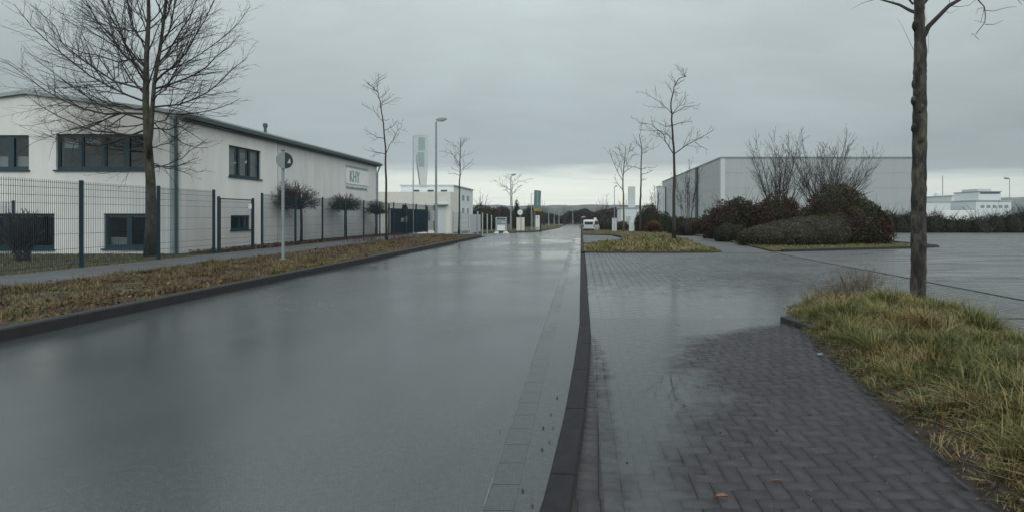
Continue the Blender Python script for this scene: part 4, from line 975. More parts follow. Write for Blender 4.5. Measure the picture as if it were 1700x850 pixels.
# windows
def window_y(x0, x1, z0, z1, n, blinds, sill=True):
    y = YG+.10; g = MB().box(x0+.02, x1-.02, y, y+.012, z0+.02, z1-.02).build('window', 'glass', off, org)
    f = MB(); t_ = .07
    f.box(x0, x1, y-.035, y+.035, z0, z0+t_+.03).box(x0, x1, y-.035, y+.035, z1-t_, z1)
    w_ = (x1-x0)/n
    for k in range(n+1):
        xx = x0+k*w_; a_, b_ = (xx-.05, xx+.05) if 0 < k < n else ((xx, xx+.07) if k == 0 else (xx-.07, xx))
        if k == n-1 and n > 3: a_ -= .06; b_ += .06
        f.box(a_, b_, y-.037, y+.037, z0+.001, z1-.001)
        if k < n:   # inner sash
            f.box(xx+.05, xx+.10, y-.025, y+.03, z0+.1, z1-.07).box(xx+w_-.10, xx+w_-.05, y-.025, y+.03, z0+.1, z1-.07)
            f.box(xx+.10, xx+w_-.10, y-.025, y+.03, z0+.1, z0+.14).box(xx+.10, xx+w_-.10, y-.025, y+.03, z1-.11, z1-.07)
    f.build('frame', 'teal', g, org)
    if sill: MB().box(x0-.06, x1+.05, YG-.07, YG+.06, z0-.05, z0+.002).build('sill', 'teal', g, org)
    for k, top, hgt in blinds:
        xa = x0+k*w_+.09; zz = z1-.09-hgt if top else z0+.12
        MB().box(xa, xa+w_-.18, y+.12, y+.14, zz, zz+hgt).build('blind', 'blind', g, org)
    return g
window_y(*gh[0], 5, [(2, 0, .42), (3, 0, .42), (4, 0, .42)])
window_y(*gh[1], 4, [(0, 1, .42), (1, 1, .26)])
window_y(*gh[2], 5, [])
window_y(*gh[3], 2, [(0, 0, .3)])
def window_x(y0, y1, z0, z1, n, bl_):
    x = XC-.10; g = MB().box(x-.012, x, y0+.02, y1-.02, z0+.02, z1-.02).build('window', 'glass', off, org); f = MB(); t_ = .07
    f.box(x-.035, x+.035, y0, y1, z0, z0+t_+.02).box(x-.035, x+.035, y0, y1, z1-t_, z1); w_ = (y1-y0)/n
    for k in range(n+1):
        yy = y0+k*w_; a_, b_ = (yy-.055, yy+.055) if 0 < k < n else ((yy, yy+.08) if k == 0 else (yy-.08, yy))
        f.box(x-.037, x+.037, a_, b_, z0+.001, z1-.001)
    f.build('frame', 'teal', g, org)
    MB().box(XC-.06, XC+.07, y0-.05, y1+.06, z0-.05, z0+.002).build('sill', 'teal', g, org)
    if bl_:
        for k in range(n): MB().box(x-.14, x-.12, y0+k*w_+.07, y0+(k+1)*w_-.07, z0+.1, z1-.08).build('blind', 'blind', g, org)
window_x(*sh[0], 3, True); window_x(*sh[1], 2, False)
# wall sign
y0, y1 = sy(574), sy(611); z0, z1 = 3.22, 4.82
sg = MB().box(XC+.002, XC+.035, y0, y1, z0+.35, z1-.22).build('sign_board', 'white_paint', off, org)
MB().box(XC+.002, XC+.03, y0, y1, z1-.21, z1-.02).build('name_strip', 'board_grey', sg, org)
def text_mesh(s_, size):
    cu_ = bpy.data.curves.new('lettering', 'FONT'); cu_.body = s_; cu_.size = size; cu_.extrude = .006; cu_.offset = size*.02; cu_.resolution_u = 2
    to = bpy.data.objects.new('lettering', cu_); S.collection.objects.link(to); bpy.context.view_layer.update()
    me = bpy.data.meshes.new_from_object(to.evaluated_get(bpy.context.evaluated_depsgraph_get())); bpy.data.objects.remove(to); bpy.data.curves.remove(cu_); return me
def place_text(s_, size, m_, parent, org_, pos, xs_, zs_, mode):
    me = text_mesh(s_, size); V = [v.co.copy() for v in me.vertices]; w0 = max(v.x for v in V); h0 = max(v.y for v in V)
    for v in me.vertices:
        a_, b_, c_ = v.co.x/w0*xs_, v.co.y/h0*zs_, v.co.z
        v.co = Vector((pos[0]+c_, pos[1]+a_, pos[2]+b_)) if mode == 'x' else Vector((pos[0]+a_, pos[1]-c_, pos[2]+b_))
        v.co -= Vector(org_)
    me.materials.clear(); me.materials.append(M[m_])
    o = bpy.data.objects.new('lettering', me); S.collection.objects.link(o); o.parent = parent; return o
place_text('KHY', .8, 'sign_ink', sg, org, (XC+.045, y0+.45, z0+.52), 1.55, .72, 'x')
mb = MB(); yy = y0+.05; random.seed(2)
while yy < y1-.25:                                   # the illegible line of small grey writing below
    l = random.uniform(.05, .12); mb.box(XC+.008, XC+.02, yy, yy+l, z0+.02, z0+random.uniform(.13, .2)); yy += l+.035
mb.build('small_writing', 'ink_grey', sg, org)
mb = MB(); yy = y0+.12
while yy < y1-.3:
    l = random.uniform(.05, .12); mb.box(XC+.03, XC+.036, yy, yy+l, z1-.15, z1-.07); yy += l+.04
mb.build('small_writing', 'ink_grey', sg, org)

# ------------------------------------------------------------------ FENCE
FX, FH = -13.6, 2.36
fy = lambda px: 850*(-FX)/(965-px)
def panel_mesh(w, h, z0=.12):
    mb = MB(); r = .0032; n = int(w/.05)
    for k in range(n+1):
        y = k*w/n; mb.box(-r, r, y-r, y+r, z0, h)
    for z in (.16, .36, .56, .96, 1.36, 1.76, 1.96, 2.16, 2.3):
        if z < h: mb.box(-.010, -.004, 0, w, z-.004, z+.004).box(.004, .010, 0, w, z-.004, z+.004)
    return mb
fen = empty('mesh_fence', (FX, 11.4, 0), 'dark green double-rod mesh fence in front of the office', 'fence')
pz = .05
proto_post = None; proto_panel = None
ylist = [11.4, fy(135), fy(263), fy(355)]
ylist = [8.9, 11.4, fy(135), fy(263), fy(355)]
def add_post(parent, y, base_y, h=FH, r=.04, x=0):
    mb = MB().box(x-.03, x+.03, y-base_y-r, y-base_y+r, 0, h+.04); return mb.build('post', 'fence_green', parent)
def add_panel(parent, ya, yb, base_y, h=FH):
    o = panel_mesh(yb-ya-.09, h).build('panel', 'fence_green', parent); o.location = (0, ya-base_y+.045, 0); return o
for i, y in enumerate(ylist):
    add_post(fen, y, 11.4)
    if i: add_panel(fen, ylist[i-1], y, 11.4)
fen.location.z = pz
# pedestrian gate
g0, g1 = fy(363), fy(420)
gate = empty('garden_gate', (FX, g0, pz), 'narrow green mesh gate with a small white plate', 'gate')
for y in (g0, g1): add_post(gate, y, g0, 2.12, .045)
o = panel_mesh(g1-g0-.14, 2.1, .1).build('panel', 'fence_green', gate); o.location = (0, .07, 0)
MB().box(-.02, .02, .05, .09, .1, 2.1).box(-.02, .02, g1-g0-.09, g1-g0-.05, .1, 2.1).box(-.02, .02, .09, g1-g0-.09, 2.06, 2.1).box(-.02, .02, .09, g1-g0-.09, .1, .14).build('frame', 'fence_green', gate)
MB().box(.021, .03, g1-g0-.33, g1-g0-.13, 1.72, 1.92).build('plate', 'white_paint', gate)
MB().tube([(.02, g1-g0-.12, 1.05), (.09, g1-g0-.12, 1.05), (.09, g1-g0-.25, 1.05)], .01, 6).build('handle', 'dark', gate)
# fence beyond the gate
ps = [435, 485, 530, 566, 599, 626, 648, 666, 684, 700, 712, 722]
b0 = fy(435)
fen2 = empty('mesh_fence', (FX, b0, pz), 'long green mesh fence beyond the gate running to the street lamp', 'fence')
yl = [fy(p) for p in ps]
yl = [b0+i*2.55 for i in range(11)]
for i, y in enumerate(yl):
    add_post(fen2, y, b0)
    if i: add_panel(fen2, yl[i-1], y, b0)
# terrain falls slightly there: keep on the flat shelf of the verge
# inner fence seen through the first panel
Yi = 19.0
fen3 = empty('mesh_fence', (at(22, Yi), Yi, .05), 'low green mesh fence close to the gable wall, behind the vase-shaped shrub', 'fence')
for k in (0, 1): MB().box(-.03+k*-2.5, .03+k*-2.5, -.03, .03, 0, 2.0).build('post', 'fence_green', fen3)
o = panel_mesh(2.42, 1.95).build('panel', 'fence_green', fen3); o.rotation_euler = (0, 0, R(90)); o.location = (-.04, 0, 0)
# sliding gate standing across the yard, intercom cabinet
gy_ = 37.9; e = empty('yard_gate', (-14.15, gy_, -.03), 'long dark teal barred sliding gate behind the fence, just past the office corner', 'gate')
mb = MB()
for k in range(76): mb.box(-.02, .02, .1+k*.12, .14+k*.12, .15, 1.95)
mb.build('bars', 'fence_green', e); MB().box(-.03, .03, 0, 9.3, 1.95, 2.05).box(-.03, .03, 0, 9.3, .05, .15).build('frame', 'fence_green', e)
for k in (0, 3.1, 6.2, 9.3): MB().box(-.14, -.06, k, k+.1, 0, 2.4).build('post', 'fence_green', e)
def gbox(px, py, w, h, d, ztop, name, m_, label, cat, parts=(), group=None, leg=False):
    x, y, z = G(px, py); e = empty(name, (x, y, z), label, cat, group); return e, x, y, z
Yq = 40.3
e = empty('notice_column', (at(672, Yq), Yq, -.05), 'dark teal entrance column with two white notices behind the fence', 'column')
MB().box(-.16, .16, -.12, .12, 0, 2.35).build('column', 'fence_green', e, bevel=.01); MB().box(-.19, .19, -.14, .14, 2.0, 2.2).build('cap', 'teal', e)
MB().box(-.24, -.03, -.15, -.125, 1.05, 1.35).build('notice', 'white_paint', e); MB().box(.05, .22, -.15, -.125, 1.0, 1.45).build('notice', 'white_paint', e)
Yq = 46.0
e = empty('notice_board', (at(716, Yq), Yq, zp(Yq)), 'white notice board on the end of the green fence, left of the street lamp', 'notice board')
MB().box(-.3, .3, -.02, .02, 1.25, 2.15).build('board', 'board_grey', e); MB().box(-.34, -.3, -.03, .03, 0, 2.5).box(.3, .34, -.03, .03, 0, 2.5).build('posts', 'fence_green', e)
mb = MB(); random.seed(3)
for k in range(5): mb.box(-.22, -.22+random.uniform(.2, .42), -.03, -.021, 1.36+k*.14, 1.40+k*.14)
mb.build('small_writing', 'ink_grey', e)

# ------------------------------------------------------------------ street furniture, left
# round sign on a grey post
x, y = -9.38, 16.1
e = empty('road_sign', (x, y, .1), 'round road sign seen edge-on atop a grey post on the left verge', 'sign')
MB().tube([(0, 0, -.1), (0, 0, 3.42)], .043, 12).build('post', 'lamp_grey', e, smooth=False)
MB().tube([(0, 0, 0), (0, 0, .05)], .09, 12).build('base_collar', 'lamp_grey', e)
MB().tube([(0, 0, 3.42), (0, 0, 3.45)], .056, 12).build('cap', 'gutter_dark', e)
a_ = R(58); nrm = Vector((math.sin(a_), -math.cos(a_), 0)); tn = Vector((math.cos(a_), math.sin(a_), 0)); c0 = Vector((.09, -.055, 3.12)); rad_ = .265
def disc(mb, f0, f1, r0, off0, off1, n=32):
    vs = []
    for o_ in (off0, off1):
        for k in range(n+1):
            a2 = f0+(f1-f0)*k/n; vs.append(c0+nrm*o_+tn*math.cos(a2)*r0+Vector((0, 0, 1))*math.sin(a2)*r0)
    m_ = n+1; mb.add(vs, [tuple(range(m_))[::-1], tuple(range(m_, 2*m_))]+[(i, i+1, i+1+m_, i+m_) for i in range(n)])
mb = MB(); disc(mb, 0, 2*math.pi, rad_, -.012, .0); dd = mb.build('disc', 'ink_grey', e)
mb = MB(); disc(mb, -math.pi/2, math.pi/2, rad_*.93, .001, .006); mb.build('dark_half', 'dark', dd)
p_ = c0+nrm*.009+tn*.12; mb = MB(); mb.add([p_+tn*-.05+Vector((0, 0, -.08)), p_+tn*.06+Vector((0, 0, -.08)), p_+tn*.03+Vector((0, 0, .08))], [(0, 1, 2)]); mb.build('white_mark', 'board_grey', dd)

def lamp(x, y, z, h, label, group, r=.075, scale=1, arm=1):
    e = empty('street_lamp', (x, y, z), label, 'street lamp', group)
    MB().tube([(0, 0, 0), (0, 0, h*.28), (0, 0, h*.285), (0, 0, h-.12)], [r*1.35, r*1.3, r, r*.75], 12).build('pole', 'lamp_grey', e)
    mb = MB(); L = .75*scale; sct = []
    for u, w_, t0, t1 in ((0, .05, -.05, .06), (.15, .10, -.07, .10), (.5, .15, -.06, .15), (.85, .13, .0, .15), (1, .05, .06, .12)):
        sct.append((u*L*arm, w_*scale, t0*scale, t1*scale))
    vs = []; fs = []
    for xx, w_, t0, t1 in sct:
        vs += [(xx, -w_, t0), (xx, w_, t0), (xx, w_*.8, t1), (xx, 0, t1+.025), (xx, -w_*.8, t1)]
    for i in range(4):
        for j in range(5): fs.append((i*5+j, i*5+(j+1) % 5, (i+1)*5+(j+1) % 5, (i+1)*5+j))
    fs += [(4, 3, 2, 1, 0), (20, 21, 22, 23, 24)]; mb.add([(a, b, c+h) for a, b, c in vs], fs); hd = mb.build('lamp_head', 'lamp_grey', e)
    MB().box(*sorted((.14*L*arm, .72*L*arm)), -.1*scale, .1*scale, h-.10*scale, h-.062*scale).build('lens', 'lens', hd)
    return e
LG = 'grey street lamps along the left of the road'
lamp(at(724, 36.4), 36.4, .08, hz(200, 36.4)-.08, 'tall grey street lamp on the left verge, nearest and tallest lamp', LG, .085)
x, y, z = G(848, 386); z += .1; y = 70; x = at(848, y); z = zp(y)+.08
lamp(x, y, z, hz(291, y)-z, 'grey street lamp on the far left island behind the framed board', LG, .085, 1.0)
for px, base_y, top, lab in ((911, 140, 346, 'far grey street lamp right of the green flag'), (920, 170, 347, 'far grey street lamp, second right of the green flag'), (928, 175, 346, 'far grey street lamp where the road bends at the left'), (951, 190, 345, 'far grey street lamp standing at the end of the road')):
    x = at(px, base_y); z = zp(base_y); lamp(x, base_y, z, hz(top, base_y)-z, lab, LG, .13, 1.3)
lamp(at(965, 196), 196, zp(196), hz(361, 196)-zp(196), 'low wide-headed lamp at the end of the road, right of the others', LG, .06, 2.2)
lamp(at(1676, 150), 150, zp(150), hz(297, 150)-zp(150), 'slim lamp post beyond the tower block at the far right', None, .1, 2.2, -1)
lamp(at(1020, 92), 92, zp(92), hz(310, 92)-zp(92), 'slim post lamp beside the pale open-crowned tree at the right', None, .07, .8)

# banner mast
Yb = 43; xb = at(686, Yb); zb = zp(Yb)
e = empty('banner_mast', (xb, Yb, zb), 'tall mast with a long white twisted banner behind the green fence', 'flag mast')
Hh = hz(226, Yb)-zb
MB().tube([(0, 0, 0), (0, 0, Hh)], [.07, .045], 10).build('mast', 'galv', e); MB().tube([(0, 0, Hh-.02), (1.25, .1, Hh+.08)], .02, 6).build('arm', 'galv', e)
def banner(parent, x0, z0, z1, w0, w1, name, m_, dy=0, taper=1.0, tw=.25, u0=0, u1=1):
    vs = []; n = 22; m2 = 10
    for i in range(n+1):
        v = i/n; z = z1+(z0-z1)*v
        s0 = max(0, (v-taper)/(1-taper)) if taper < 1 else 0
        left = x0+s0*w0*.45; right = x0+w0+(w1-w0)*s0
        for j in range(m2+1):
            u = u0+(u1-u0)*j/m2; vs.append((left+(right-left)*u, dy+tw*math.sin(u*5+v*4)*.25*(.4+v)+.1*u, z))
    fs = [(i*(m2+1)+j, i*(m2+1)+j+1, (i+1)*(m2+1)+j+1, (i+1)*(m2+1)+j) for i in range(n) for j in range(m2)]
    mb = MB(); mb.add(vs, fs); return mb.build(name, m_, parent, smooth=True)
bn = banner(e, .05, hz(312, Yb)-zb, Hh-.02, 1.2, 1.02, 'banner', 'flag_cloth', taper=.35)
def banner_patch(v0, v1, u0, u1, m_):
    vs = []; n, m2 = 6, 4; z1, z0 = Hh-.02, hz(312, Yb)-zb
    for i in range(n+1):
        v = v0+(v1-v0)*i/n; z = z1+(z0-z1)*v; s0 = max(0, (v-.35)/.65); left = .05+s0*1.2*.45; right = 1.25+(1.02-1.2)*s0
        for j in range(m2+1):
            u = u0+(u1-u0)*j/m2; vs.append((left+(right-left)*u, -.012+.25*math.sin(u*5+v*4)*.25*(.4+v)+.1*u, z))
    mb = MB(); mb.add(vs, [(i*(m2+1)+j, i*(m2+1)+j+1, (i+1)*(m2+1)+j+1, (i+1)*(m2+1)+j) for i in range(n) for j in range(m2)])
    mb.build('print', m_, bn, smooth=True)
banner_patch(.02, .28, .3, .78, 'flag_print'); banner_patch(.31, .60, .25, .72, 'flag_print')
mb = MB().tube([(.3, -.06, Hh-1.6), (.38, -.08, Hh-2.6), (.58, -.08, Hh-4.1)], [.03, .04, .05], 4); mb.build('fold', 'ink_grey', bn)

# ------------------------------------------------------------------ white works building (left distance)
Y1, Y2 = 62, 58; zb = zp(60)-.1; org2 = (-18, 60, zb)
wb = empty('works_building', org2, 'white flat-roofed works building beyond the office, with a lower cream front', 'building')
MB().box(at(665, Y1), at(753, Y1), Y1, Y1+11, zb, hz(309, Y1)).build('upper_block', 'far_white', wb, org2)
MB().box(at(664, Y1), at(754, Y1)+.1, Y1-.1, Y1+11.1, hz(309, Y1), hz(309, Y1)+.12).build('roof_edge', 'panel_trim', wb, org2)
MB().box(at(600, Y2), at(748, Y2), Y2, Y1-.1, zb, hz(319, Y2)).build('lower_block', 'cream', wb, org2)
for px in (691, 715, 737): MB().box(at(px-5, Y1), at(px+5, Y1), Y1-.04, Y1-.002, hz(318.5, Y1), hz(316, Y1)).build('window', 'dark', wb, org2)
xs_ = at(753, Y1)
for k, zt in ((0, 322), (1, 322), (2, 322), (0, 345), (1, 345), (2, 345)):
    ya = Y1+1.6+k*2.8; MB().box(xs_+.002, xs_+.05, ya, ya+1.1, hz(zt+9, Y1), hz(zt, Y1)).build('window', 'ink_grey', wb, org2)
MB().box(at(726, Y2), at(740, Y2), Y2-.05, Y2-.002, zb, hz(340, Y2)).build('door', 'panel_trim', wb, org2)
MB().prism([(at(722, Y2), hz(341, Y2)), (at(744, Y2), hz(341, Y2)), (at(744, Y2), hz(339, Y2)), (at(722, Y2), hz(339, Y2))], Y2-.5, Y2-.002, 'y').build('canopy', 'board_grey', wb, org2)
# grey bar fence and panels
Yp = 49; e = empty('grey_mesh_fence', (at(752, Yp), Yp, zp(Yp)), 'pale grey mesh enclosure behind the last verge tree', 'fence')
mb = MB(); w_ = at(778, Yp)-at(752, Yp)
for k in range(22): mb.box(k*w_/21-.012, k*w_/21+.012, -.01, .01, .05, 2.05)
for z in (.1, .6, 1.1, 1.6, 2.0): mb.box(0, w_, -.02, -.01, z-.015, z+.015)
mb.build('panel', 'galv', e)
for k in (0, .5, 1): MB().box(k*w_-.05, k*w_+.05, -.05, .05, 0, 2.2).build('post', 'galv', e)
MB().box(w_+.1, w_+.16, 0, 5, .1, 1.9).build('side_panel', 'board_grey', e)
FG = 'grey posts of the fence beside the side road'
for i, (px, Yq) in enumerate(((793, 52), (801, 56), (809, 60), (816, 65))):
    e = empty('fence_post', (at(px, Yq), Yq, zp(Yq)), ['grey fence post, tallest and leftmost of the four before the red shrubbery', 'grey fence post, second of the four before the red shrubbery', 'grey fence post, third of the four before the red shrubbery', 'grey fence post next to the framed board, last of the four'][i], 'post', FG)
    MB().box(-.06, .06, -.06, .06, 0, hz(352+2*i, Yq)-zp(Yq)).build('post', 'galv', e); MB().box(-.075, .075, -.075, .075, hz(352+2*i, Yq)-zp(Yq), hz(352+2*i, Yq)-zp(Yq)+.04).build('cap', 'galv', e)

# framed mobile board on feet
Yq = 58; x = at(832, Yq); z = zp(Yq)
e = empty('framed_board', (x, Yq, z), 'grey metal framed advertising board on white feet at the side road corner', 'board')
w_ = .62; H = hz(361, Yq)-z
MB().box(-w_, -w_+.1, -.05, .05, .1, H).box(w_-.1, w_, -.05, .05, .1, H).box(-w_+.1, w_-.1, -.05, .05, H-.1, H).box(-w_+.1, w_-.1, -.05, .05, .9, 1.0).build('frame', 'galv', e)
MB().box(-w_+.1, w_-.1, .0, .03, .25, 1.6).build('back_panel', 'ink_grey', e)
MB().box(-.45, .45, -.04, -.01, .3, .95).build('poster', 'white_paint', e)
MB().box(-.42, -.05, -.03, -.01, 1.1, 1.4).build('poster', 'flag_print', e); MB().box(0, .44, -.03, -.01, 1.15, 1.36).build('poster', 'board_grey', e)
for s_ in (-1, 1): MB().prism([(-.32*1+s_*.5, 0), (.32+s_*.5, 0), (.12+s_*.5, .2), (-.12+s_*.5, .2)], -.3, .3, 'y').build('foot', 'white_paint', e)
for s_ in (-1, 1): MB().tube([(s_*.16, -.2, .1), (s_*.16, -.1, .1)], .1, 12).build('wheel', 'black_rubber', e)

# pale twin cabinet, round white sign, information pillar, signs on the far island
Yq = 72; z = zp(Yq)+.1
e = empty('utility_cabinet', (at(865, Yq), Yq, z), 'pale twin utility cabinet on the far left island', 'cabinet'); H = hz(362, Yq)-z
MB().box(-.62, -.04, -.2, .2, 0, H).build('body', 'cream', e, bevel=.02); MB().box(.06, .48, -.2, .2, 0, H).build('body', 'cream', e, bevel=.02); MB().box(-.04, .06, -.12, .12, 0, H-.05).build('gap_panel', 'ink_grey', e); MB().box(-.66, .52, -.23, .23, H, H+.05).build('lid', 'panel_trim', e)
Yq = 74; z = zp(Yq)+.1; e = empty('round_sign', (at(863.5, Yq), Yq, z), 'round white sign on a post above the twin cabinet', 'sign'); H = hz(353, Yq)-z
MB().tube([(0, 0, 0), (0, 0, H+.3)], .035, 8).build('post', 'galv', e)
mb = MB(); mb.tube([(0, -.05, H), (0, -.07, H)], .38, 24); mb.build('disc', 'white_paint', e); MB().box(-.15, .15, -.08, -.072, H-.02, H+.05).build('mark', 'ink_grey', e)
Yq = 80; z = zp(Yq)+.1; e = empty('info_pillar', (at(893, Yq), Yq, z), 'white sign pillar below the green and yellow flag', 'sign'); H = hz(358, Yq)-z
MB().box(-.36, .28, -.08, .08, .1, H).build('panel', 'white_paint', e, bevel=.01); MB().box(.29, .52, -.04, .12, .0, H-.3).build('side_panel', 'dark', e); MB().box(-.12, .04, -.1, -.082, H-.4, H-.2).build('emblem', 'ink_grey', e)
MB().box(-.3, .2, -.1, -.082, .3, .5).build('lettering_block', 'flag_print', e)
Yq = 78; z = zp(Yq); e = empty('flag_mast', (at(882, Yq), Yq, z), 'mast flying a green flag with a yellow foot', 'flag mast'); H = hz(322, Yq)-z
MB().tube([(0, 0, 0), (0, 0, H)], .05, 8).build('mast', 'galv', e); MB().tube([(0, 0, H-.0), (.5, 0, H+.02)], .03, 6).build('arm', 'galv', e)
xa = .35; zt, zm, zl_ = hz(316, Yq)-z, hz(345, Yq)-z, hz(351, Yq)-z
fl = MB(); vs = []
def flagm(z0, z1, m_, name, sk0, sk1, x0=.35, w=1.05):
    vs = []; n = 10; m2 = 8
    for i in range(n+1):
        v = i/n; zz_ = z1+(z0-z1)*v; sk = sk1+(sk0-sk1)*v
        for j in range(m2+1):
            u = j/m2; vs.append((x0+sk+w*u, .08*math.sin(u*6+v*2), zz_-.12*u*(1 if v < .5 else .2)))
    mb = MB(); mb.add(vs, [(i*(m2+1)+j, i*(m2+1)+j+1, (i+1)*(m2+1)+j+1, (i+1)*(m2+1)+j) for i in range(n) for j in range(m2)]); return mb.build(name, m_, e, smooth=True)
flagm(zm, zt, 'flag_green_cloth', 'flag', 0, .1); flagm(zl_, zm-.02, 'flag_yellow_cloth', 'flag_foot', .02, .0)
MB().box(.85, 1.05, -.12, -.1, zm+.3, zt-.3).build('emblem', 'flag_pale_cloth', e)
for px, Yq, top, lab in ((884.5, 79, 350, 'slim grey pole left of the white sign pillar'), (888, 79, 352, 'slim grey pole directly under the green flag')):
    z = zp(Yq); e = empty('pole', (at(px, Yq), Yq, z), lab, 'pole', 'slim poles under the green flag'); MB().tube([(0, 0, 0), (0, 0, hz(top, Yq)-z)], .04, 8).build('shaft', 'galv', e); MB().tube([(0, 0, 0), (0, 0, .15)], .08, 8).build('foot', 'galv', e)

# ------------------------------------------------------------------ right distance
# parked white van
def van(x, y, z, rz, label):
    e = empty('parked_van', (x, y, z), label, 'van'); e.rotation_euler = (0, 0, rz); W_ = .86
    prof = [(-2.1, .32), (-2.12, .9), (-2.05, 1.55), (-1.9, 1.78), (.25, 1.80), (.75, 1.62), (1.25, 1.08), (1.95, .92), (2.12, .7), (2.14, .35), (1.9, .24), (-1.9, .24)]
    mb = MB(); mb.prism(prof, -W_, W_, 'y'); bd = mb.build('body', 'van_white', e, bevel=.06)
    MB().prism([(-1.95, 1.05), (-1.88, 1.55), (.2, 1.56), (.62, 1.45), (.9, 1.1), (.9, 1.05)], -W_-.008, W_+.008, 'y').build('side_window', 'dark', e)
    MB().prism([(.70, 1.6), (1.22, 1.10), (1.24, 1.12), (.72, 1.64)], -.75, .75, 'y').build('windscreen', 'dark', e)
    MB().box(-2.14, -2.115, -.62, .62, 1.1, 1.5).build('rear_window', 'dark', e)
    for s_ in (-1, 1):
        MB().box(-2.16, -2.1, s_*.80-.06, s_*.80+.06, .75, 1.1).build('tail_light', 'brick_red', e)
        MB().box(2.1, 2.17, s_*.65-.12, s_*.65+.12, .62, .8).build('headlight', 'lens', e)
        for wx in (-1.3, 1.35):
            wh = MB().tube([(wx, s_*(W_-.16), .31), (wx, s_*(W_+.02), .31)], .31, 20).build('wheel', 'black_rubber', e); MB().tube([(wx, s_*(W_+.021), .31), (wx, s_*(W_+.03), .31)], .17, 12).build('hub', 'galv', wh)
    MB().box(-2.19, -2.1, -.8, .8, .3, .5).build('bumper', 'dark', e); MB().box(2.12, 2.2, -.8, .8, .28, .48).build('bumper', 'dark', e); return e
van(at(982, 78), 78, zp(78)-.02, R(78), 'white van parked on the right beyond the grass island')
Yq = 84; z = zp(Yq); e = empty('post_sign', (at(988, Yq), Yq, z), 'small square white sign on a post behind the white van', 'sign'); H = hz(362, Yq)-z
MB().tube([(0, 0, 0), (0, 0, H)], .035, 8).build('post', 'galv', e); MB().box(-.22, .22, -.06, -.03, H-.5, H).build('board', 'white_paint', e); MB().box(-.15, .35, -.07, -.04, H-1.6, H-.9).build('lower_board', 'lit_yellow', e)
Yq = 60; z = zp(Yq)+.05
e = empty('slim_cabinet', (at(1020, Yq), Yq, z), 'slim pale grey pillar cabinet on the right verge', 'cabinet'); H = hz(363, Yq)-z
MB().box(-.27, .27, -.15, .15, 0, H).build('body', 'panel_trim', e, bevel=.015); MB().box(-.01, .01, -.156, -.151, .05, H-.05).build('door_gap', 'dark', e); MB().box(-.29, .29, -.17, .17, H, H+.04).build('lid', 'board_grey', e)
Yq = 58; z = zp(Yq)+.05
e = empty('company_sign', (at(1051, Yq), Yq, z), 'white company sign board on the right verge left of the burled tree', 'sign'); H = hz(367, Yq)-z
MB().box(-.42, .40, -.04, .04, .12, H).build('panel', 'white_paint', e); MB().box(-.47, -.42, -.05, .05, 0, H+.03).box(.40, .45, -.05, .05, 0, H+.03).build('posts', 'galv', e)
mb = MB(); random.seed(4)
for k in range(6): mb.box(-.3, random.uniform(.0, .3), -.05, -.041, .4+k*.14, .44+k*.14)
mb.build('small_writing', 'flag_print', e)
Yq = 95; z = zp(Yq)
e = empty('low_building', (at(1045, Yq), Yq, z), 'low white building with a square roof tower beyond the company sign', 'building')
MB().box(at(1031, Yq)-at(1045, Yq), at(1062, Yq)-at(1045, Yq), 0, 10, 0, hz(346, Yq)-z).build('wall', 'far_white', e); MB().box(-1.75, 2.1, -.15, 10.15, hz(346, Yq)-z, hz(346, Yq)-z+.15).build('roof', 'board_grey', e)
MB().box(at(1045.5, Yq)-at(1045, Yq), at(1056.5, Yq)-at(1045, Yq), 2, 3.5, hz(346, Yq)-z+.15, hz(309, Yq)-z).build('tower', 'panel_trim', e)
MB().box(-.6, .2, -.05, -.002, 1.4, 2.4).build('window', 'board_grey', e)
Yq = 125; z = zp(Yq); e = empty('slim_tower', (at(1098, Yq), Yq, z), 'pale square tower at the far end of the grey hall', 'tower')
MB().box(-.9, .9, 0, 2, 0, hz(311, Yq)-z).build('shaft', 'far_white', e); MB().box(-1, 1, -.1, 2.1, hz(311, Yq)-z, hz(309.5, Yq)-z).build('cap', 'board_grey', e)
for px, Yq, top, lab, m_ in ((1008, 88, 366, 'short grey post behind the parked van', 'galv'), (1098+4, 56, 322, 'plain grey pole right of the orange grass tuft', 'galv'), (1565, 150, 292, 'thin mast above the low white hall at the far right', 'galv')):
    z = zp(Yq); e = empty('pole', (at(px, Yq), Yq, z), lab, 'pole'); MB().tube([(0, 0, 0), (0, 0, hz(top, Yq)-z)], .06 if Yq < 100 else .12, 8).build('shaft', m_, e); MB().tube([(0, 0, 0), (0, 0, .2)], .1, 8).build('foot', m_, e)

# grey hall
Yh = 76; zb = zp(76)-.3; X0, X1 = at(1197, Yh), at(1522, Yh); ZT = 10.0; Yb2 = 131; oh = (X0, Yh, zb)
hall = empty('grey_hall', oh, 'large grey panelled flat-roofed warehouse hall behind the hedges', 'building')
bands = 5; bh = (ZT-zb)/bands; mb = MB(); mb2 = MB()
for k in range(bands):
    mb.box(X0+.6, X1, Yh, Yh+.2, zb+k*bh+.04, zb+(k+1)*bh)
    mb2.box(X0, X0+.2, Yh+.6, Yb2, zb+k*bh+.03, zb+(k+1)*bh)
mb.box(X0+.6, X1, Yh+.03, Yh+.19, zb, ZT-.05); mb2.box(X0+.03, X0+.19, Yh+.6, Yb2, zb, ZT-.05)
mb.build('front_wall', 'panel_grey', hall, oh); mb2.build('side_wall', 'panel_grey', hall, oh)
MB().box(X0-.02, X0+.6, Yh-.02, Yh+.6, zb, ZT-.01).build('corner_trim', 'panel_trim', hall, oh)
MB().box(X0-.1, X1+.1, Yh-.1, Yb2+.1, ZT, ZT+.18).build('roof_edge', 'ink_grey', hall, oh)
MB().box(X1-.2, X1, Yh+.2, Yb2, zb, ZT-.02).box(X0+.2, X1-.2, Yb2-.2, Yb2, zb, ZT-.02).build('back_wall', 'panel_grey', hall, oh)
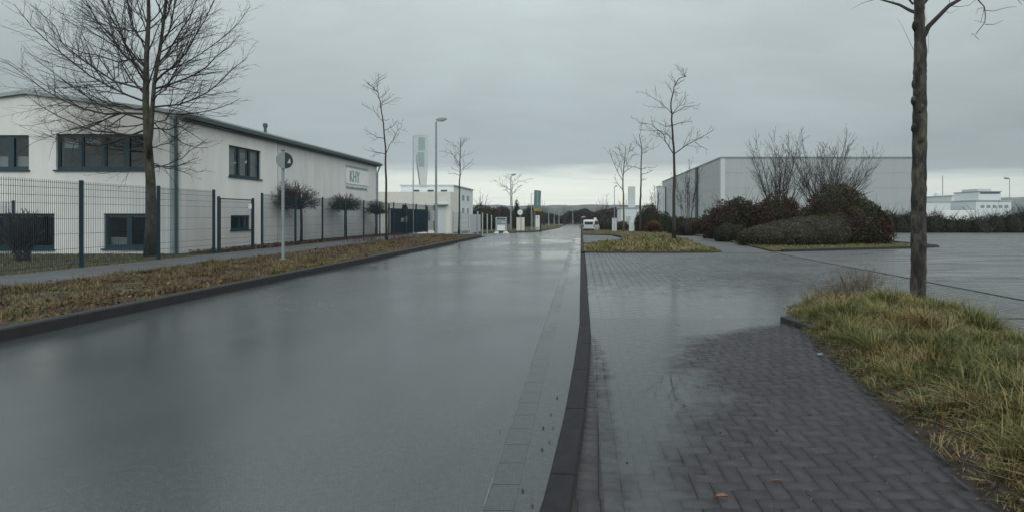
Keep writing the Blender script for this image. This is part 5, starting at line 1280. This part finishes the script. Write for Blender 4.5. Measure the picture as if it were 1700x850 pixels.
yv = 850*X0/(1158-965); MB().box(X0-.35, X0-.002, yv-.6, yv+.6, zb, ZT-.05).build('downpipe', 'gutter_dark', hall, oh)
for yv in (81, 97, 108, 118): MB().box(X0-.04, X0-.002, yv-.06, yv+.06, zb, ZT-.05).build('wall_seam', 'panel_trim', hall, oh)

# white halls and tower block, far right
Yq = 150; z = zp(Yq)
def blk(name, label, px0, px1, top, Yq, dep, m_='far_white', rf='board_grey', extra=None):
    z = zp(Yq); x0, x1 = at(px0, Yq), at(px1, Yq); o_ = ((x0+x1)/2, Yq, z); e = empty(name, o_, label, 'building')
    MB().box(x0, x1, Yq, Yq+dep, z, hz(top, Yq)).build('wall', m_, e, o_); MB().box(x0-.2, x1+.2, Yq-.2, Yq+dep+.2, hz(top, Yq), hz(top, Yq)+.25).build('roof', rf, e, o_)
    if extra: extra(e, o_)
    return e
blk('low_hall', 'low white hall just right of the near trunk at the far right', 1536, 1578, 336, 148, 12)
blk('pale_hall', 'taller pale hall between the low hall and the tower block', 1580, 1626, 326, 160, 15)
def tw_(e, o_):
    Yq = 143
    MB().box(at(1627, Yq), at(1664, Yq), Yq+.5, Yq+10, hz(334, Yq)+.25, hz(319, Yq)).build('upper_storey', 'far_white', e, o_)
    MB().box(at(1626, Yq), at(1665, Yq), Yq+.3, Yq+10.2, hz(319, Yq), hz(318, Yq)).build('upper_roof', 'ink_grey', e, o_)
    MB().box(at(1632, Yq), at(1655, Yq), Yq+2, Yq+8, hz(318, Yq), hz(313.5, Yq)).build('roof_box', 'panel_trim', e, o_)
    MB().box(at(1629, Yq), at(1662, Yq), Yq+.44, Yq+.498, hz(322, Yq), hz(320, Yq)).build('window', 'dark', e, o_)
    for k in range(5): MB().box(at(1628+k*10, Yq), at(1634+k*10, Yq), Yq-.05, Yq-.002, hz(346, Yq), hz(341, Yq)).build('window', 'ink_grey', e, o_)
blk('tower_block', 'white office block with a stepped upper storey at the far right', 1620, 1679, 334.5, 143, 14, extra=tw_)
def dome(e, o_): pass
Yq = 190; z = zp(Yq); o_ = (at(1557, Yq), Yq, z); e = empty('round_tank', o_, 'pale rounded tank on the skyline right of the near trunk', 'tank')
MB().tube([(o_[0], Yq, z), (o_[0], Yq, hz(326, Yq)), (o_[0], Yq, hz(321, Yq)), (o_[0], Yq, hz(319, Yq))], [1.3, 1.3, 1.0, .3], 16).build('shell', 'far_white', e, o_); MB().tube([(o_[0], Yq, hz(330, Yq)), (o_[0], Yq, hz(329, Yq))], 1.4, 16).build('ring', 'board_grey', e, o_)

# white delivery van behind the boundary shrubs
def box_van(x, y, z, label):
    e = empty('delivery_van', (x, y, z), label, 'van')
    MB().prism([(-2.9, .45), (-2.9, 2.75), (1.2, 2.75), (1.2, .45)], -1, 1, 'y').build('cargo_box', 'white_paint', e, bevel=.04)
    cb = MB().prism([(1.25, .35), (1.25, 2.0), (1.9, 1.95), (2.35, 1.25), (2.85, 1.05), (2.9, .35)], -.92, .92, 'y').build('cab', 'white_paint', e, bevel=.05)
    MB().prism([(1.45, 1.25), (1.45, 1.8), (1.85, 1.8), (2.15, 1.25)], -.93, .93, 'y').build('side_window', 'dark', cb)
    for s_ in (-1, 1):
        for wx in (-1.9, 2.1): MB().tube([(wx, s_*.75, .35), (wx, s_*.95, .35)], .35, 18).build('wheel', 'black_rubber', e)
    return e
box_van(at(1592, 64), 64, zp(64), 'white delivery van parked behind the boundary shrubs at the far right')

# ------------------------------------------------------------------ woods and hills
def wood(name, x0, x1, Y, zt, n, label, m_='twig_wood', size=.5, dep=10):
    z = zp(Y); X = rng.uniform(x0, x1, n); Yy = Y+rng.uniform(0, dep, n)
    topz = zt+1.0*np.sin(X*.13)+.8*np.sin(X*.37+2)+.4*np.sin(X*.9)
    Z = z+(topz-z)*rng.uniform(0, 1, n)**.8+rng.normal(0, .2, n)
    V, F = leaf_quads(np.c_[X, Yy, Z], size)
    tag(fastmesh(name, V, [F], m_), label, None, None, 'stuff')
wood('roadside_wood', -70, 15, 215, 3.1, 34000, 'dark bare wood across the end of the road', size=.42)
wood('distant_wood', 15, 190, 230, 2.6, 24000, 'dark wood behind the warehouse and the far right hedge', size=.5)
def hill(name, Y, x0, x1, tops, m_, seed, n=140, base=-6):
    r_ = np.random.default_rng(seed); xs = np.linspace(x0, x1, n); px = 965+xs*850/Y
    h = np.interp(px, [a for a, b in tops], [hz(b, Y) for a, b in tops]); h = h+np.cumsum(r_.normal(0, .0006*Y, n))*.15+r_.normal(0, .0007*Y, n)
    vs = []; rows = 7
    for j in range(rows):
        u = j/(rows-1)
        for i in range(n): vs.append((xs[i]*(1+.05*u), Y*(1+.12*u), base+(h[i]-base)*math.sin(u*math.pi/2)))
    for i in range(n): vs.append((xs[i]*1.06, Y*1.16, base))
    fs = [(j*n+i, j*n+i+1, (j+1)*n+i+1, (j+1)*n+i) for j in range(rows) for i in range(n-1)]
    mb = MB(); mb.add(vs, fs); return tag(mb.build(name, m_, smooth=True), kind='structure')
hill('hills_near', 700, -900, 1200, [(-200, 346), (700, 346), (850, 345), (1000, 344), (1100, 345), (1500, 342), (1900, 342)], 'hill', 2)
hill('hills', 1300, -1500, 1500, [(-200, 342), (700, 340), (790, 337), (850, 339), (1000, 338), (1100, 338), (1450, 334), (1540, 330), (1580, 334), (1640, 333), (1700, 324), (1900, 318)], 'hill', 5)

# ------------------------------------------------------------------ damp winter air
mh = bpy.data.materials.new('haze'); mh.use_nodes = True; t = mh.node_tree; t.nodes.clear()
pv = t.nodes.new('ShaderNodeVolumePrincipled'); pv.inputs['Density'].default_value = .00022; pv.inputs['Color'].default_value = (.80, .88, .95, 1); pv.inputs['Anisotropy'].default_value = .2
o = t.nodes.new('ShaderNodeOutputMaterial'); t.links.new(pv.outputs[0], o.inputs['Volume']); M['haze'] = mh
hzb = MB().box(-1750, 1750, -70, 1620, -8, 110).build('haze', 'haze'); tag(hzb, 'thin damp haze over the whole place', None, None, 'stuff')
